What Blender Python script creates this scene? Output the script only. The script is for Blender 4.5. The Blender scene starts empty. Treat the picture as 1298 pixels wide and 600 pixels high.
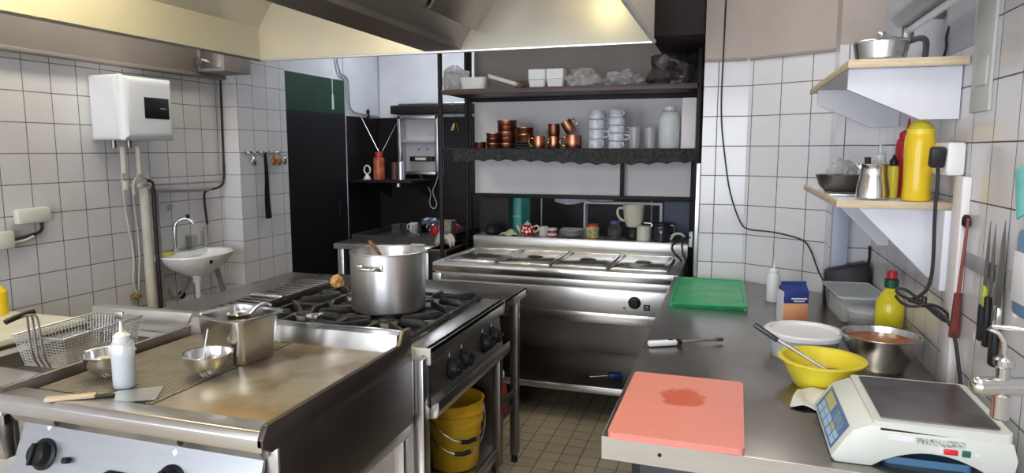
import bpy, bmesh, math, random
from mathutils import Vector, Matrix, Euler
random.seed(7)
PI = math.pi
scn = bpy.context.scene
COL = scn.collection

# ------------------------------------------------------------------ materials
def new_mat(name):
    m = bpy.data.materials.new(name); m.use_nodes = True
    nt = m.node_tree
    return m, nt, nt.nodes['Principled BSDF']

def mat(name, col, rough=.5, metal=0, noise=.06, scale=12, bump=0, spec=.5, trans=0, alpha=1, coat=0, stretch=None, ior=1.45, rvar=.08):
    m, nt, b = new_mat(name)
    b.inputs['Roughness'].default_value = rough
    b.inputs['Metallic'].default_value = metal
    b.inputs['Specular IOR Level'].default_value = spec
    b.inputs['Transmission Weight'].default_value = trans
    b.inputs['Alpha'].default_value = alpha
    b.inputs['Coat Weight'].default_value = coat
    b.inputs['IOR'].default_value = ior
    tc = nt.nodes.new('ShaderNodeTexCoord'); mp = nt.nodes.new('ShaderNodeMapping')
    if stretch: mp.inputs['Scale'].default_value = stretch
    nt.links.new(tc.outputs['Object'], mp.inputs['Vector'])
    n = nt.nodes.new('ShaderNodeTexNoise'); n.inputs['Scale'].default_value = scale; n.inputs['Detail'].default_value = 5
    nt.links.new(mp.outputs['Vector'], n.inputs['Vector'])
    r = nt.nodes.new('ShaderNodeValToRGB')
    c = Vector(col)
    lo = c*(1-noise*2); hi = c*(1+noise*2)
    r.color_ramp.elements[0].position = .3; r.color_ramp.elements[1].position = .7
    r.color_ramp.elements[0].color = (*[max(0, v) for v in lo], 1); r.color_ramp.elements[1].color = (*[min(1, v) for v in hi], 1)
    nt.links.new(n.outputs['Fac'], r.inputs['Fac']); nt.links.new(r.outputs['Color'], b.inputs['Base Color'])
    mr = nt.nodes.new('ShaderNodeMapRange'); mr.inputs['To Min'].default_value = max(.02, rough-rvar); mr.inputs['To Max'].default_value = min(1, rough+rvar)
    nt.links.new(n.outputs['Fac'], mr.inputs['Value']); nt.links.new(mr.outputs['Result'], b.inputs['Roughness'])
    if bump:
        bp = nt.nodes.new('ShaderNodeBump'); bp.inputs['Strength'].default_value = bump; bp.inputs['Distance'].default_value = .01
        nt.links.new(n.outputs['Fac'], bp.inputs['Height']); nt.links.new(bp.outputs['Normal'], b.inputs['Normal'])
    return m

def tile_mat(name, ua, va, su, sv, ou, ov, col, grout, gw=.0035, rough=.16, var=.04, stain=None, bump=.35, lv=.03):
    """square tiles in object space: ua / va pick the axes, su / sv the pitch"""
    m, nt, b = new_mat(name); N = nt.nodes.new; L = nt.links.new
    tc = N('ShaderNodeTexCoord'); sp = N('ShaderNodeSeparateXYZ'); L(tc.outputs['Object'], sp.inputs[0])
    def ax(a, s, o):
        x = N('ShaderNodeMath'); x.operation = 'SUBTRACT'; L(sp.outputs[a], x.inputs[0]); x.inputs[1].default_value = o
        d = N('ShaderNodeMath'); d.operation = 'DIVIDE'; L(x.outputs[0], d.inputs[0]); d.inputs[1].default_value = s
        f = N('ShaderNodeMath'); f.operation = 'FRACT'; L(d.outputs[0], f.inputs[0])
        fl = N('ShaderNodeMath'); fl.operation = 'FLOOR'; L(d.outputs[0], fl.inputs[0])
        p = N('ShaderNodeMath'); p.operation = 'PINGPONG'; L(d.outputs[0], p.inputs[0]); p.inputs[1].default_value = .5
        mr = N('ShaderNodeMapRange'); mr.interpolation_type = 'SMOOTHSTEP'
        mr.inputs['From Min'].default_value = gw*.35/s; mr.inputs['From Max'].default_value = gw/s
        L(p.outputs[0], mr.inputs['Value'])
        return mr.outputs['Result'], fl.outputs[0]
    mu, fu = ax(ua, su, ou); mv, fv = ax(va, sv, ov)
    mk = N('ShaderNodeMath'); mk.operation = 'MULTIPLY'; L(mu, mk.inputs[0]); L(mv, mk.inputs[1])
    cb = N('ShaderNodeCombineXYZ'); L(fu, cb.inputs[0]); L(fv, cb.inputs[1])
    wn = N('ShaderNodeTexWhiteNoise'); wn.noise_dimensions = '3D'; L(cb.outputs[0], wn.inputs['Vector'])
    r = N('ShaderNodeValToRGB'); c = Vector(col)
    r.color_ramp.elements[0].color = (*(c*(1-var)), 1); r.color_ramp.elements[1].color = (*[min(1, v) for v in c*(1+var)], 1)
    L(wn.outputs['Value'], r.inputs['Fac'])
    nz = N('ShaderNodeTexNoise'); nz.inputs['Scale'].default_value = 2.3; nz.inputs['Detail'].default_value = 8; nz.inputs['Roughness'].default_value = .65
    L(tc.outputs['Object'], nz.inputs['Vector'])
    sr = N('ShaderNodeValToRGB'); sr.color_ramp.elements[0].position = .46; sr.color_ramp.elements[1].position = .72
    sr.color_ramp.elements[0].color = (0, 0, 0, 1); sr.color_ramp.elements[1].color = (.55, .55, .55, 1)
    L(nz.outputs['Fac'], sr.inputs['Fac'])
    st = N('ShaderNodeMix'); st.data_type = 'RGBA'; L(sr.outputs['Color'], st.inputs['Factor']); L(r.outputs['Color'], st.inputs['A'])
    st.inputs['B'].default_value = (*(stain or tuple(c*.85)), 1)
    mx = N('ShaderNodeMix'); mx.data_type = 'RGBA'; L(mk.outputs[0], mx.inputs['Factor'])
    mx.inputs['A'].default_value = (*grout, 1); L(st.outputs['Result'], mx.inputs['B'])
    L(mx.outputs['Result'], b.inputs['Base Color'])
    rr = N('ShaderNodeMapRange'); L(mk.outputs[0], rr.inputs['Value']); rr.inputs['To Min'].default_value = .8; rr.inputs['To Max'].default_value = rough
    L(rr.outputs['Result'], b.inputs['Roughness'])
    # every tile sits a hair out of true
    bp = N('ShaderNodeBump'); bp.inputs['Strength'].default_value = bump; bp.inputs['Distance'].default_value = .002
    ad = N('ShaderNodeMath'); ad.operation = 'ADD'; L(mk.outputs[0], ad.inputs[0])
    n2 = N('ShaderNodeTexNoise'); n2.inputs['Scale'].default_value = 9; L(tc.outputs['Object'], n2.inputs['Vector'])
    m2 = N('ShaderNodeMath'); m2.operation = 'MULTIPLY'; m2.inputs[1].default_value = 1.2; L(n2.outputs['Fac'], m2.inputs[0]); L(m2.outputs[0], ad.inputs[1])
    L(ad.outputs[0], bp.inputs['Height']); L(bp.outputs['Normal'], b.inputs['Normal'])
    return m

def blotch(name, base, other, scale, lo, hi, rough=.3, metal=0, stretch=(1, 1, 1), r2=None, detail=6, bump=0):
    """two-tone surface: worn / stained / speckled"""
    m, nt, b = new_mat(name); N = nt.nodes.new; L = nt.links.new
    tc = N('ShaderNodeTexCoord'); mp = N('ShaderNodeMapping'); mp.inputs['Scale'].default_value = stretch
    L(tc.outputs['Object'], mp.inputs['Vector'])
    n = N('ShaderNodeTexNoise'); n.inputs['Scale'].default_value = scale; n.inputs['Detail'].default_value = detail
    L(mp.outputs['Vector'], n.inputs['Vector'])
    r = N('ShaderNodeValToRGB'); r.color_ramp.elements[0].position = lo; r.color_ramp.elements[1].position = hi
    r.color_ramp.elements[0].color = (*base, 1); r.color_ramp.elements[1].color = (*other, 1)
    L(n.outputs['Fac'], r.inputs['Fac']); L(r.outputs['Color'], b.inputs['Base Color'])
    b.inputs['Metallic'].default_value = metal
    mr = N('ShaderNodeMapRange'); mr.inputs['From Min'].default_value = lo; mr.inputs['From Max'].default_value = hi
    mr.inputs['To Min'].default_value = rough; mr.inputs['To Max'].default_value = r2 if r2 is not None else rough
    L(n.outputs['Fac'], mr.inputs['Value']); L(mr.outputs['Result'], b.inputs['Roughness'])
    if bump:
        bp = N('ShaderNodeBump'); bp.inputs['Strength'].default_value = bump; bp.inputs['Distance'].default_value = .004
        L(n.outputs['Fac'], bp.inputs['Height']); L(bp.outputs['Normal'], b.inputs['Normal'])
    return m

def glow(name, col, strength):
    m, nt, b = new_mat(name)
    b.inputs['Base Color'].default_value = (*col, 1)
    b.inputs['Emission Color'].default_value = (*col, 1); b.inputs['Emission Strength'].default_value = strength
    return m

M = {}
M['steel'] = mat('steel', (.62, .61, .60), .30, 1, .018, 30, stretch=(1, 1, .15), rvar=.04)
M['steel_x'] = mat('steel_brushed_sideways', (.64, .63, .62), .33, 1, .018, 60, stretch=(.05, 1, 1), rvar=.04)
M['steel_y'] = mat('steel_brushed_deep', (.58, .57, .56), .32, 1, .018, 60, stretch=(1, .05, 1), rvar=.04)
M['steel_pol'] = mat('steel_polished', (.68, .67, .65), .20, 1, .012, 8, rvar=.03)
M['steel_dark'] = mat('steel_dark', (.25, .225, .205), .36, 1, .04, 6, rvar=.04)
M['steel_panel'] = mat('brushed_panel_steel', (.40, .415, .435), .36, 1, .02, 60, stretch=(.05, 1, 1), rvar=.04)
M['steel_dark_refl'] = mat('dark_reflection_steel', (.12, .10, .095), .42, .9, .05, 5, rvar=.04)  # griddle side is plain stainless; the dark it reflects is put into this colour
M['worktop'] = blotch('worktop_steel', (.385, .36, .335), (.29, .265, .245), 3.2, .3, .75, .27, 1, (1, 1, 1), .36)
M['plate'] = blotch('griddle_plate', (.53, .47, .38), (.27, .20, .13), 5.2, .42, .60, .30, .60, (1, 1, 1), .42)
M['plate_rib'] = blotch('griddle_ribs', (.50, .46, .39), (.33, .28, .21), 9, .38, .68, .38, .75, (1, 1, 1), .5)
M['iron'] = mat('cast_iron', (.045, .045, .048), .45, .3, .2, 40, bump=.2)
M['burner'] = mat('burner_cap', (.30, .27, .24), .42, .9, .2, 22)
M['hood'] = mat('hood_steel', (.70, .665, .57), .24, .35, .02, 3, rvar=.03)
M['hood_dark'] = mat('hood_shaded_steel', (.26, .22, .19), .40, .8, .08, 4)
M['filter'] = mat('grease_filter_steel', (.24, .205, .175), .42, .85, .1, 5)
M['black'] = mat('black_plastic', (.012, .012, .014), .42, 0, .1, 20, spec=.32)
M['black_paint'] = mat('black_wall_paint', (.014, .010, .011), .40, 0, .15, 5, spec=.3)
M['frame'] = mat('black_painted_metal', (.014, .012, .013), .5, 0, .1, 18, spec=.3)
M['white_wall'] = mat('white_plaster', (.66, .67, .70), .85, 0, .03, 4, bump=.06)
M['beige_wall'] = mat('beige_plaster', (.44, .385, .345), .8, 0, .04, 3, bump=.06)
M['greige'] = mat('greige_panel', (.30, .265, .255), .6, 0, .04, 3)
M['soffit'] = mat('soffit_paint', (.30, .26, .235), .55, 0, .04, 3)
M['ceil'] = mat('ceiling_paint', (.60, .58, .55), .9, 0, .03, 4)
M['white_panel'] = mat('white_laminate', (.80, .76, .76), .45, 0, .03, 3)
M['white_pl'] = mat('white_plastic', (.80, .80, .80), .35, 0, .02, 9)
M['cream_pl'] = mat('cream_plastic', (.72, .70, .60), .38, 0, .03, 6)
M['ceramic'] = mat('white_ceramic', (.82, .82, .82), .12, 0, .02, 9)
M['cup_grey'] = mat('blue_white_ceramic', (.58, .60, .66), .18, 0, .10, 50)
M['tumbler'] = mat('smoky_clear_plastic', (.50, .50, .52), .12, 0, .02, 9, alpha=.6)
M['heater_side'] = mat('heater_white_metal', (.78, .80, .82), .32, 0, .02, 6)
M['paintwood'] = mat('white_painted_board', (.76, .77, .82), .5, 0, .02, 8)
M['wood'] = mat('pale_wood_edge', (.62, .50, .33), .55, 0, .1, 9, stretch=(1, 9, 9))
M['brown'] = mat('brown_wood', (.16, .075, .045), .45, 0, .15, 9)
M['copper'] = mat('copper', (.50, .21, .12), .30, 1, .12, 14)
M['copper_dark'] = mat('aged_copper', (.22, .09, .06), .36, 1, .18, 14)
M['brass'] = mat('brass', (.66, .50, .18), .25, 1, .1, 14)
M['green_board'] = blotch('green_cutting_board', (.03, .33, .13), (.13, .42, .20), 9, .45, .75, .45, 0)
M['green_door'] = mat('dark_green_board', (.006, .045, .018), .5, 0, .15, 4)
M['yellow_pl'] = mat('yellow_plastic', (.84, .70, .05), .35, 0, .03, 9)
M['yellow_bucket'] = mat('mustard_yellow_plastic', (.66, .40, .02), .42, 0, .05, 6)
M['red_pl'] = mat('red_plastic', (.55, .03, .035), .3, 0, .05, 9)
M['mustard'] = mat('mustard_bottle', (.80, .56, .02), .26, 0, .03, 6)
M['clear'] = mat('clear_plastic', (.86, .88, .90), .12, 0, 0, 9, alpha=.28)
M['frost'] = mat('frosted_plastic', (.80, .84, .86), .25, 0, .02, 9, alpha=.72)
M['glass'] = mat('glass', (.92, .95, .95), .03, 0, 0, 9, trans=.95, ior=1.3)
M['film'] = mat('thin_plastic_film', (.55, .53, .53), .22, 0, .2, 20, alpha=.42, bump=.5)
M['film_dark'] = mat('dark_plastic_film', (.06, .05, .055), .18, 0, .3, 20, alpha=.72, bump=.5)
M['oil'] = mat('yellow_oil', (.86, .72, .03), .15, 0, .03, 9)
M['water'] = mat('pale_liquid', (.72, .80, .82), .15, 0, .02, 9)
M['soup'] = blotch('orange_sauce', (.50, .17, .05), (.36, .08, .02), 20, .35, .7, .25)
M['food'] = blotch('dark_seed_mix', (.13, .10, .07), (.05, .04, .02), 160, .4, .6, .6, bump=.6)
M['white_food'] = mat('white_grated_food', (.80, .76, .70), .5, 0, .08, 70, bump=.5)
M['cloth_w'] = mat('white_cloth', (.72, .70, .64), .9, 0, .05, 12, bump=.25)
M['cloth_g'] = mat('dark_lace_cloth', (.030, .032, .032), .9, 0, .35, 50, bump=.6)
M['teal'] = mat('teal_plastic', (.08, .42, .36), .4, 0, .08, 8)
M['blue'] = mat('blue_plastic', (.10, .22, .38), .35, 0, .06, 8)
M['carton_o'] = blotch('orange_carton', (.80, .40, .20), (.72, .30, .14), 10, .4, .6, .45)
M['carton_b'] = mat('blue_carton', (.03, .05, .22), .4, 0, .08, 8)
M['foam'] = mat('white_foam', (.80, .81, .83), .55, 0, .02, 30)
M['grey_pl'] = mat('grey_plastic', (.34, .34, .36), .5, 0, .05, 10)
M['pipe_w'] = mat('old_white_pipe', (.60, .56, .47), .5, 0, .06, 9)
M['pipe_g'] = mat('grey_pipe', (.33, .32, .32), .5, .2, .06, 9)
M['rubber'] = mat('black_cable', (.02, .018, .02), .45, 0, .05, 20)
M['rust'] = mat('rusty_copper', (.40, .16, .06), .5, .7, .2, 22)
M['sponge'] = mat('yellow_sponge', (.55, .52, .10), .9, 0, .1, 60, bump=.5)
M['alum'] = mat('aluminium', (.55, .55, .57), .35, 1, .04, 9)
M['paper'] = mat('paper', (.74, .72, .66), .85, 0, .04, 9)
M['dark_blue'] = mat('dark_blue_board', (.035, .05, .09), .5, 0, .08, 5)
M['lcd'] = mat('yellow_display', (.55, .52, .20), .25, 0, .03, 9)
M['keys'] = mat('blue_keypad', (.08, .17, .36), .3, 0, .05, 9)
M['key_w'] = mat('pale_blue_keys', (.45, .62, .80), .35, 0, .05, 9)
M['scale_body'] = mat('ivory_plastic', (.70, .72, .66), .38, 0, .02, 9)
M['pan_steel'] = blotch('scale_pan_steel', (.34, .32, .33), (.26, .24, .24), 14, .4, .65, .28, 1)
M['tray_d'] = mat('dark_tray', (.05, .05, .055), .3, .3, .1, 9)
M['duct_w'] = mat('grey_white_plaster', (.56, .57, .55), .7, 0, .05, 7, bump=.15)
M['pink_stain'] = None

def red_board_mat():
    m, nt, b = new_mat('coral_cutting_board'); N = nt.nodes.new; L = nt.links.new
    tc = N('ShaderNodeTexCoord')
    nz = N('ShaderNodeTexNoise'); nz.inputs['Scale'].default_value = 16; nz.inputs['Detail'].default_value = 5; L(tc.outputs['Object'], nz.inputs['Vector'])
    mp = N('ShaderNodeMapping'); mp.inputs['Location'].default_value = (-.0, -.05, 0); mp.inputs['Scale'].default_value = (1, .95, 0)
    L(tc.outputs['Object'], mp.inputs['Vector'])
    ln = N('ShaderNodeVectorMath'); ln.operation = 'LENGTH'; L(mp.outputs['Vector'], ln.inputs[0])
    s = N('ShaderNodeMath'); s.operation = 'MULTIPLY_ADD'; L(nz.outputs['Fac'], s.inputs[0]); s.inputs[1].default_value = .09; L(ln.outputs['Value'], s.inputs[2])
    r = N('ShaderNodeValToRGB'); e = r.color_ramp.elements
    e[0].position = .098; e[0].color = (.66, .13, .07, 1); e[1].position = .108; e[1].color = (.84, .30, .24, 1)
    L(s.outputs[0], r.inputs['Fac'])
    n2 = N('ShaderNodeTexNoise'); n2.inputs['Scale'].default_value = 60; L(tc.outputs['Object'], n2.inputs['Vector'])
    mx = N('ShaderNodeMix'); mx.data_type = 'RGBA'; mx.blend_type = 'MULTIPLY'; mx.inputs['Factor'].default_value = .12
    L(r.outputs['Color'], mx.inputs['A']); L(n2.outputs['Color'], mx.inputs['B']); L(mx.outputs['Result'], b.inputs['Base Color'])
    b.inputs['Roughness'].default_value = .42
    return m
M['red_board'] = red_board_mat()

def dots_mat(name, base, dot, scale):
    m, nt, b = new_mat(name); N = nt.nodes.new; L = nt.links.new
    tc = N('ShaderNodeTexCoord'); v = N('ShaderNodeTexVoronoi'); v.inputs['Scale'].default_value = scale; v.inputs['Randomness'].default_value = .35
    L(tc.outputs['Object'], v.inputs['Vector'])
    r = N('ShaderNodeValToRGB'); r.color_ramp.interpolation = 'CONSTANT'; e = r.color_ramp.elements
    e[0].position = 0; e[0].color = (*dot, 1); e[1].position = .34; e[1].color = (*base, 1)
    L(v.outputs['Distance'], r.inputs['Fac']); L(r.outputs['Color'], b.inputs['Base Color']); b.inputs['Roughness'].default_value = .2
    return m
M['polka'] = dots_mat('red_polka_dots', (.50, .02, .02), (.9, .86, .8), 38)
def stripes_mat(name, a, c, scale, axis='Z'):
    m, nt, b = new_mat(name); N = nt.nodes.new; L = nt.links.new
    tc = N('ShaderNodeTexCoord'); w = N('ShaderNodeTexWave'); w.bands_direction = axis; w.inputs['Scale'].default_value = scale
    L(tc.outputs['Object'], w.inputs['Vector'])
    r = N('ShaderNodeValToRGB'); r.color_ramp.interpolation = 'CONSTANT'; e = r.color_ramp.elements
    e[0].color = (*a, 1); e[1].position = .5; e[1].color = (*c, 1)
    L(w.outputs['Fac'], r.inputs['Fac']); L(r.outputs['Color'], b.inputs['Base Color']); b.inputs['Roughness'].default_value = .35
    return m
M['stripes'] = stripes_mat('red_white_stripes', (.35, .03, .05), (.75, .7, .66), 9)

# ------------------------------------------------------------------ mesh builder
class MB:
    def __init__(s): s.bm = bmesh.new()
    def _merge(s, b, mi=0):
        for f in b.faces: f.material_index = mi
        me = bpy.data.meshes.new('tmp'); b.to_mesh(me); b.free(); s.bm.from_mesh(me); bpy.data.meshes.remove(me); return s
    def box(s, x0, x1, y0, y1, z0, z1, bev=0, mi=0, seg=2):
        return s.rbox(((x0+x1)/2, (y0+y1)/2, (z0+z1)/2), (abs(x1-x0), abs(y1-y0), abs(z1-z0)), (0, 0, 0), bev, mi, seg)
    def rbox(s, c, sz, rot=(0, 0, 0), bev=0, mi=0, seg=2, taper=None):
        b = bmesh.new(); bmesh.ops.create_cube(b, size=1)
        for v in b.verts:
            t = 1
            if taper and v.co.z < 0: v.co.x *= taper; v.co.y *= taper
            v.co = Vector((v.co.x*sz[0], v.co.y*sz[1], v.co.z*sz[2]))
        if bev: bmesh.ops.bevel(b, geom=list(b.edges), offset=min(bev, min(sz)*.45), segments=seg, profile=.5, affect='EDGES')
        b.transform(Matrix.Translation(c) @ Euler(rot).to_matrix().to_4x4())
        return s._merge(b, mi)
    def vbox(s, x0, x1, y0, y1, z0, z1, r, mi=0, seg=5, taper=1):
        """box with only its upright edges rounded; taper narrows the bottom"""
        b = bmesh.new(); bmesh.ops.create_cube(b, size=1)
        for v in b.verts: v.co = Vector((v.co.x*(x1-x0), v.co.y*(y1-y0), v.co.z*(z1-z0)))
        ed = [e for e in b.edges if abs(e.verts[0].co.z-e.verts[1].co.z) > 1e-6]
        bmesh.ops.bevel(b, geom=ed, offset=r, segments=seg, profile=.5, affect='EDGES')
        for v in b.verts:
            if v.co.z < 0: v.co.x *= taper; v.co.y *= taper
        b.transform(Matrix.Translation(((x0+x1)/2, (y0+y1)/2, (z0+z1)/2)))
        return s._merge(b, mi)
    def tray(s, x0, x1, y0, y1, z0, z1, t=.003, r=.02, mi=0, taper=1, seg=5, lip=0):
        """open-topped rounded box with wall thickness"""
        def ring(x0, x1, y0, y1, z, r, k):
            cx, cy = (x0+x1)/2, (y0+y1)/2; hx, hy = (x1-x0)/2*k, (y1-y0)/2*k; pts = []
            for (sx, sy, a0) in ((1, 1, 0), (-1, 1, 90), (-1, -1, 180), (1, -1, 270)):
                for i in range(seg+1):
                    a = math.radians(a0+90*i/seg)
                    pts.append((cx+sx*(hx-r)+r*math.cos(a), cy+sy*(hy-r)+r*math.sin(a), z))
            return pts
        rings = [ring(x0, x1, y0, y1, z0, r, taper), ring(x0, x1, y0, y1, z1, r, 1)]
        if lip: rings += [ring(x0-lip, x1+lip, y0-lip, y1+lip, z1, r+lip, 1), ring(x0-lip, x1+lip, y0-lip, y1+lip, z1+t, r+lip, 1)]
        rings += [ring(x0+t, x1-t, y0+t, y1-t, z1+(t if lip else 0), max(.002, r-t), 1), ring(x0+t, x1-t, y0+t, y1-t, z0+t, max(.002, r-t), taper)]
        b = bmesh.new(); R = [[b.verts.new(p) for p in rg] for rg in rings]
        n = len(R[0])
        for i in range(len(R)-1):
            for j in range(n): b.faces.new((R[i][j], R[i][(j+1) % n], R[i+1][(j+1) % n], R[i+1][j]))
        b.faces.new(R[0][::-1]); b.faces.new(R[-1])
        bmesh.ops.recalc_face_normals(b, faces=b.faces)
        return s._merge(b, mi)
    def lathe(s, prof, c=(0, 0, 0), seg=28, rot=(0, 0, 0), mi=0, a0=0, a1=360, sx=1, sy=1):
        b = bmesh.new(); rows = []
        full = abs(a1-a0) >= 360; n = seg if full else seg+1
        for (r, z) in prof:
            if r < 1e-6: rows.append([b.verts.new((0, 0, z))])
            else: rows.append([b.verts.new((r*sx*math.cos(math.radians(a0+(a1-a0)*i/seg)), r*sy*math.sin(math.radians(a0+(a1-a0)*i/seg)), z)) for i in range(n)])
        for A, B in zip(rows, rows[1:]):
            m = n if full else n-1
            for i in range(m):
                j = (i+1) % n
                if len(A) == 1 and len(B) == 1: continue
                if len(A) == 1: b.faces.new((A[0], B[j], B[i]))
                elif len(B) == 1: b.faces.new((A[i], A[j], B[0]))
                else: b.faces.new((A[i], A[j], B[j], B[i]))
        bmesh.ops.recalc_face_normals(b, faces=b.faces)
        b.transform(Matrix.Translation(c) @ Euler(rot).to_matrix().to_4x4())
        return s._merge(b, mi)
    def cyl(s, c, r, h, rot=(0, 0, 0), seg=24, mi=0, r2=None, bev=0):
        r2 = r if r2 is None else r2
        return s.lathe([(0, 0), (max(r-bev, 1e-4), 0), (r, bev), (r2, h-bev), (max(r2-bev, 1e-4), h), (0, h)], c, seg, rot, mi)
    def tube(s, pts, r, seg=8, mi=0, closed=False, smooth=0):
        P = [Vector(p) for p in pts]
        for _ in range(smooth):
            Q = []
            n = len(P)
            for i in range(n if closed else n-1):
                a, c = P[i], P[(i+1) % n]; Q += [a.lerp(c, .25), a.lerp(c, .75)]
            P = Q if closed else [P[0]]+Q+[P[-1]]
        b = bmesh.new(); n = len(P); rings = []; up = None
        for i, p in enumerate(P):
            if closed: d = P[(i+1) % n]-P[i-1]
            else: d = P[min(i+1, n-1)]-P[max(i-1, 0)]
            d = d.normalized() if d.length > 1e-9 else Vector((0, 0, 1))
            if up is None:
                up = Vector((0, 0, 1)) if abs(d.z) < .9 else Vector((1, 0, 0))
            u = (up-d*up.dot(d))
            if u.length < 1e-5: u = d.orthogonal()
            u.normalize(); up = u; w = d.cross(u)
            rr = r[i] if isinstance(r, (list, tuple)) and len(r) == n else (r if not isinstance(r, (list, tuple)) else r[0]+(r[-1]-r[0])*i/(n-1))
            rings.append([b.verts.new(p+u*rr*math.cos(2*PI*k/seg)+w*rr*math.sin(2*PI*k/seg)) for k in range(seg)])
        for i in range(n if closed else n-1):
            A, B = rings[i], rings[(i+1) % n]
            for k in range(seg): b.faces.new((A[k], A[(k+1) % seg], B[(k+1) % seg], B[k]))
        if not closed: b.faces.new(rings[0][::-1]); b.faces.new(rings[-1])
        bmesh.ops.recalc_face_normals(b, faces=b.faces)
        return s._merge(b, mi)
    def prism(s, poly, axis, a0, a1, mi=0, bev=0):
        """polygon in the plane across `axis` pushed from a0 to a1; axis x: (y,z), y: (x,z), z: (x,y)"""
        b = bmesh.new()
        def P(p, a): return {'x': (a, p[0], p[1]), 'y': (p[0], a, p[1]), 'z': (p[0], p[1], a)}[axis]
        A = [b.verts.new(P(p, a0)) for p in poly]; B = [b.verts.new(P(p, a1)) for p in poly]; n = len(poly)
        b.faces.new(A); b.faces.new(B[::-1])
        for i in range(n): b.faces.new((A[i], B[i], B[(i+1) % n], A[(i+1) % n]))
        bmesh.ops.recalc_face_normals(b, faces=b.faces)
        if bev: bmesh.ops.bevel(b, geom=list(b.edges), offset=bev, segments=2, profile=.5, affect='EDGES')
        return s._merge(b, mi)
    def quad3(s, pts, t, mi=0):
        """thick quad from four corners, pushed t along its normal"""
        b = bmesh.new(); P = [Vector(p) for p in pts]; nrm = (P[1]-P[0]).cross(P[-1]-P[0]).normalized()*t
        A = [b.verts.new(p) for p in P]; B = [b.verts.new(p+nrm) for p in P]; n = len(P)
        b.faces.new(A); b.faces.new(B[::-1])
        for i in range(n): b.faces.new((A[i], B[i], B[(i+1) % n], A[(i+1) % n]))
        bmesh.ops.recalc_face_normals(b, faces=b.faces)
        return s._merge(b, mi)
    def sheet(s, fn, nu, nv, t=.002, mi=0):
        b = bmesh.new()
        G = [[b.verts.new(fn(i/nu, j/nv)) for j in range(nv+1)] for i in range(nu+1)]
        for i in range(nu):
            for j in range(nv): b.faces.new((G[i][j], G[i+1][j], G[i+1][j+1], G[i][j+1]))
        bmesh.ops.recalc_face_normals(b, faces=b.faces)
        bmesh.ops.solidify(b, geom=list(b.faces), thickness=t)
        return s._merge(b, mi)
    def blob(s, c, sz, amp=.2, seed=0, mi=0, sub=3, freq=3, flat=True):
        from mathutils import noise
        b = bmesh.new(); bmesh.ops.create_icosphere(b, subdivisions=sub, radius=1)
        for v in b.verts:
            n = noise.noise(v.co*freq+Vector((seed*7.3, seed*3.1, 0)))+.5*noise.noise(v.co*freq*2.3+Vector((seed, 0, seed*5)))
            v.co *= 1+amp*n
            v.co = Vector((v.co.x*sz[0], v.co.y*sz[1], v.co.z*sz[2]))
            if flat and v.co.z < -sz[2]*.6: v.co.z = -sz[2]*.6
        b.transform(Matrix.Translation(c))
        return s._merge(b, mi)
    def xf(s, mtx): s.bm.transform(mtx); return s
    def build(s, name, m, parent=None, loc=(0, 0, 0), rot=(0, 0, 0), sharp=35):
        me = bpy.data.meshes.new(name); s.bm.to_mesh(me); s.bm.free()
        for p in me.polygons: p.use_smooth = True
        me.set_sharp_from_angle(angle=math.radians(sharp))
        for k in (m if isinstance(m, (list, tuple)) else [m]): me.materials.append(M[k] if isinstance(k, str) else k)
        o = bpy.data.objects.new(name, me); COL.objects.link(o); o.location = loc; o.rotation_euler = rot
        if parent: o.parent = parent
        return o

def tag(o, label, cat, group=None):
    o['label'] = label; o['category'] = cat
    if group: o['group'] = group
    return o
def thing(name, label, cat, loc=(0, 0, 0), rz=0, group=None):
    o = bpy.data.objects.new(name, None); COL.objects.link(o); o.location = loc; o.rotation_euler = (0, 0, rz)
    return tag(o, label, cat, group)
def struct(o): o['kind'] = 'structure'; return o
def dup(root, loc, rz, label, group=None, rot=None):
    r = root.copy(); COL.objects.link(r); r.location = loc; r.rotation_euler = rot or (0, 0, rz); r['label'] = label
    if group: r['group'] = group
    for ch in list(root.children):
        c = ch.copy(); COL.objects.link(c); c.parent = r
        for g in list(ch.children):
            d = g.copy(); COL.objects.link(d); d.parent = c
    return r

# ------------------------------------------------------------------ camera (lens height 1.57 m)
cam_d = bpy.data.cameras.new('camera'); cam = bpy.data.objects.new('camera', cam_d); COL.objects.link(cam)
cam_d.sensor_width = 36; cam_d.lens = 865/1298*36; cam_d.clip_start = .02
cam.location = (0, 0, 1.57)
pit = math.atan(110/865); yaw = math.atan(278/math.hypot(865, 110))
cam.rotation_euler = (PI/2-pit, 0, yaw)
scn.camera = cam

# ------------------------------------------------------------------ the room
T_W = (.70, .69, .715); G_D = (.10, .085, .09)
M['t_left'] = tile_mat('white_tiles_left_wall', 1, 2, .1465, .151, 2.505, 1.552, (.70, .685, .68), (.13, .11, .11), .0032, .14, .035, (.62, .58, .52))
M['t_pil_y'] = tile_mat('white_tiles_pillar_front', 0, 2, .151, .151, -3.301, 1.552, (.70, .69, .70), (.2, .18, .18), .003, .14)
M['t_right'] = tile_mat('white_tiles_right_wall', 1, 2, .15, .15, 2.085, 1.5885, T_W, G_D, .003, .16, .03, (.66, .62, .54))
M['t_back'] = tile_mat('white_tiles_back_piece', 0, 2, .15, .15, -.075, 1.5885, T_W, G_D, .003, .16, .03)
M['t_ang'] = tile_mat('white_tiles_angled_piece', 0, 2, .15, .15, .02, 1.5885, T_W, G_D, .003, .16, .03)
M['floor'] = tile_mat('beige_floor_tiles', 0, 1, .1, .1, -.78, 4.0, (.46, .385, .26), (.075, .06, .05), .0030, .34, .10, (.34, .28, .20), .5)

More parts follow.
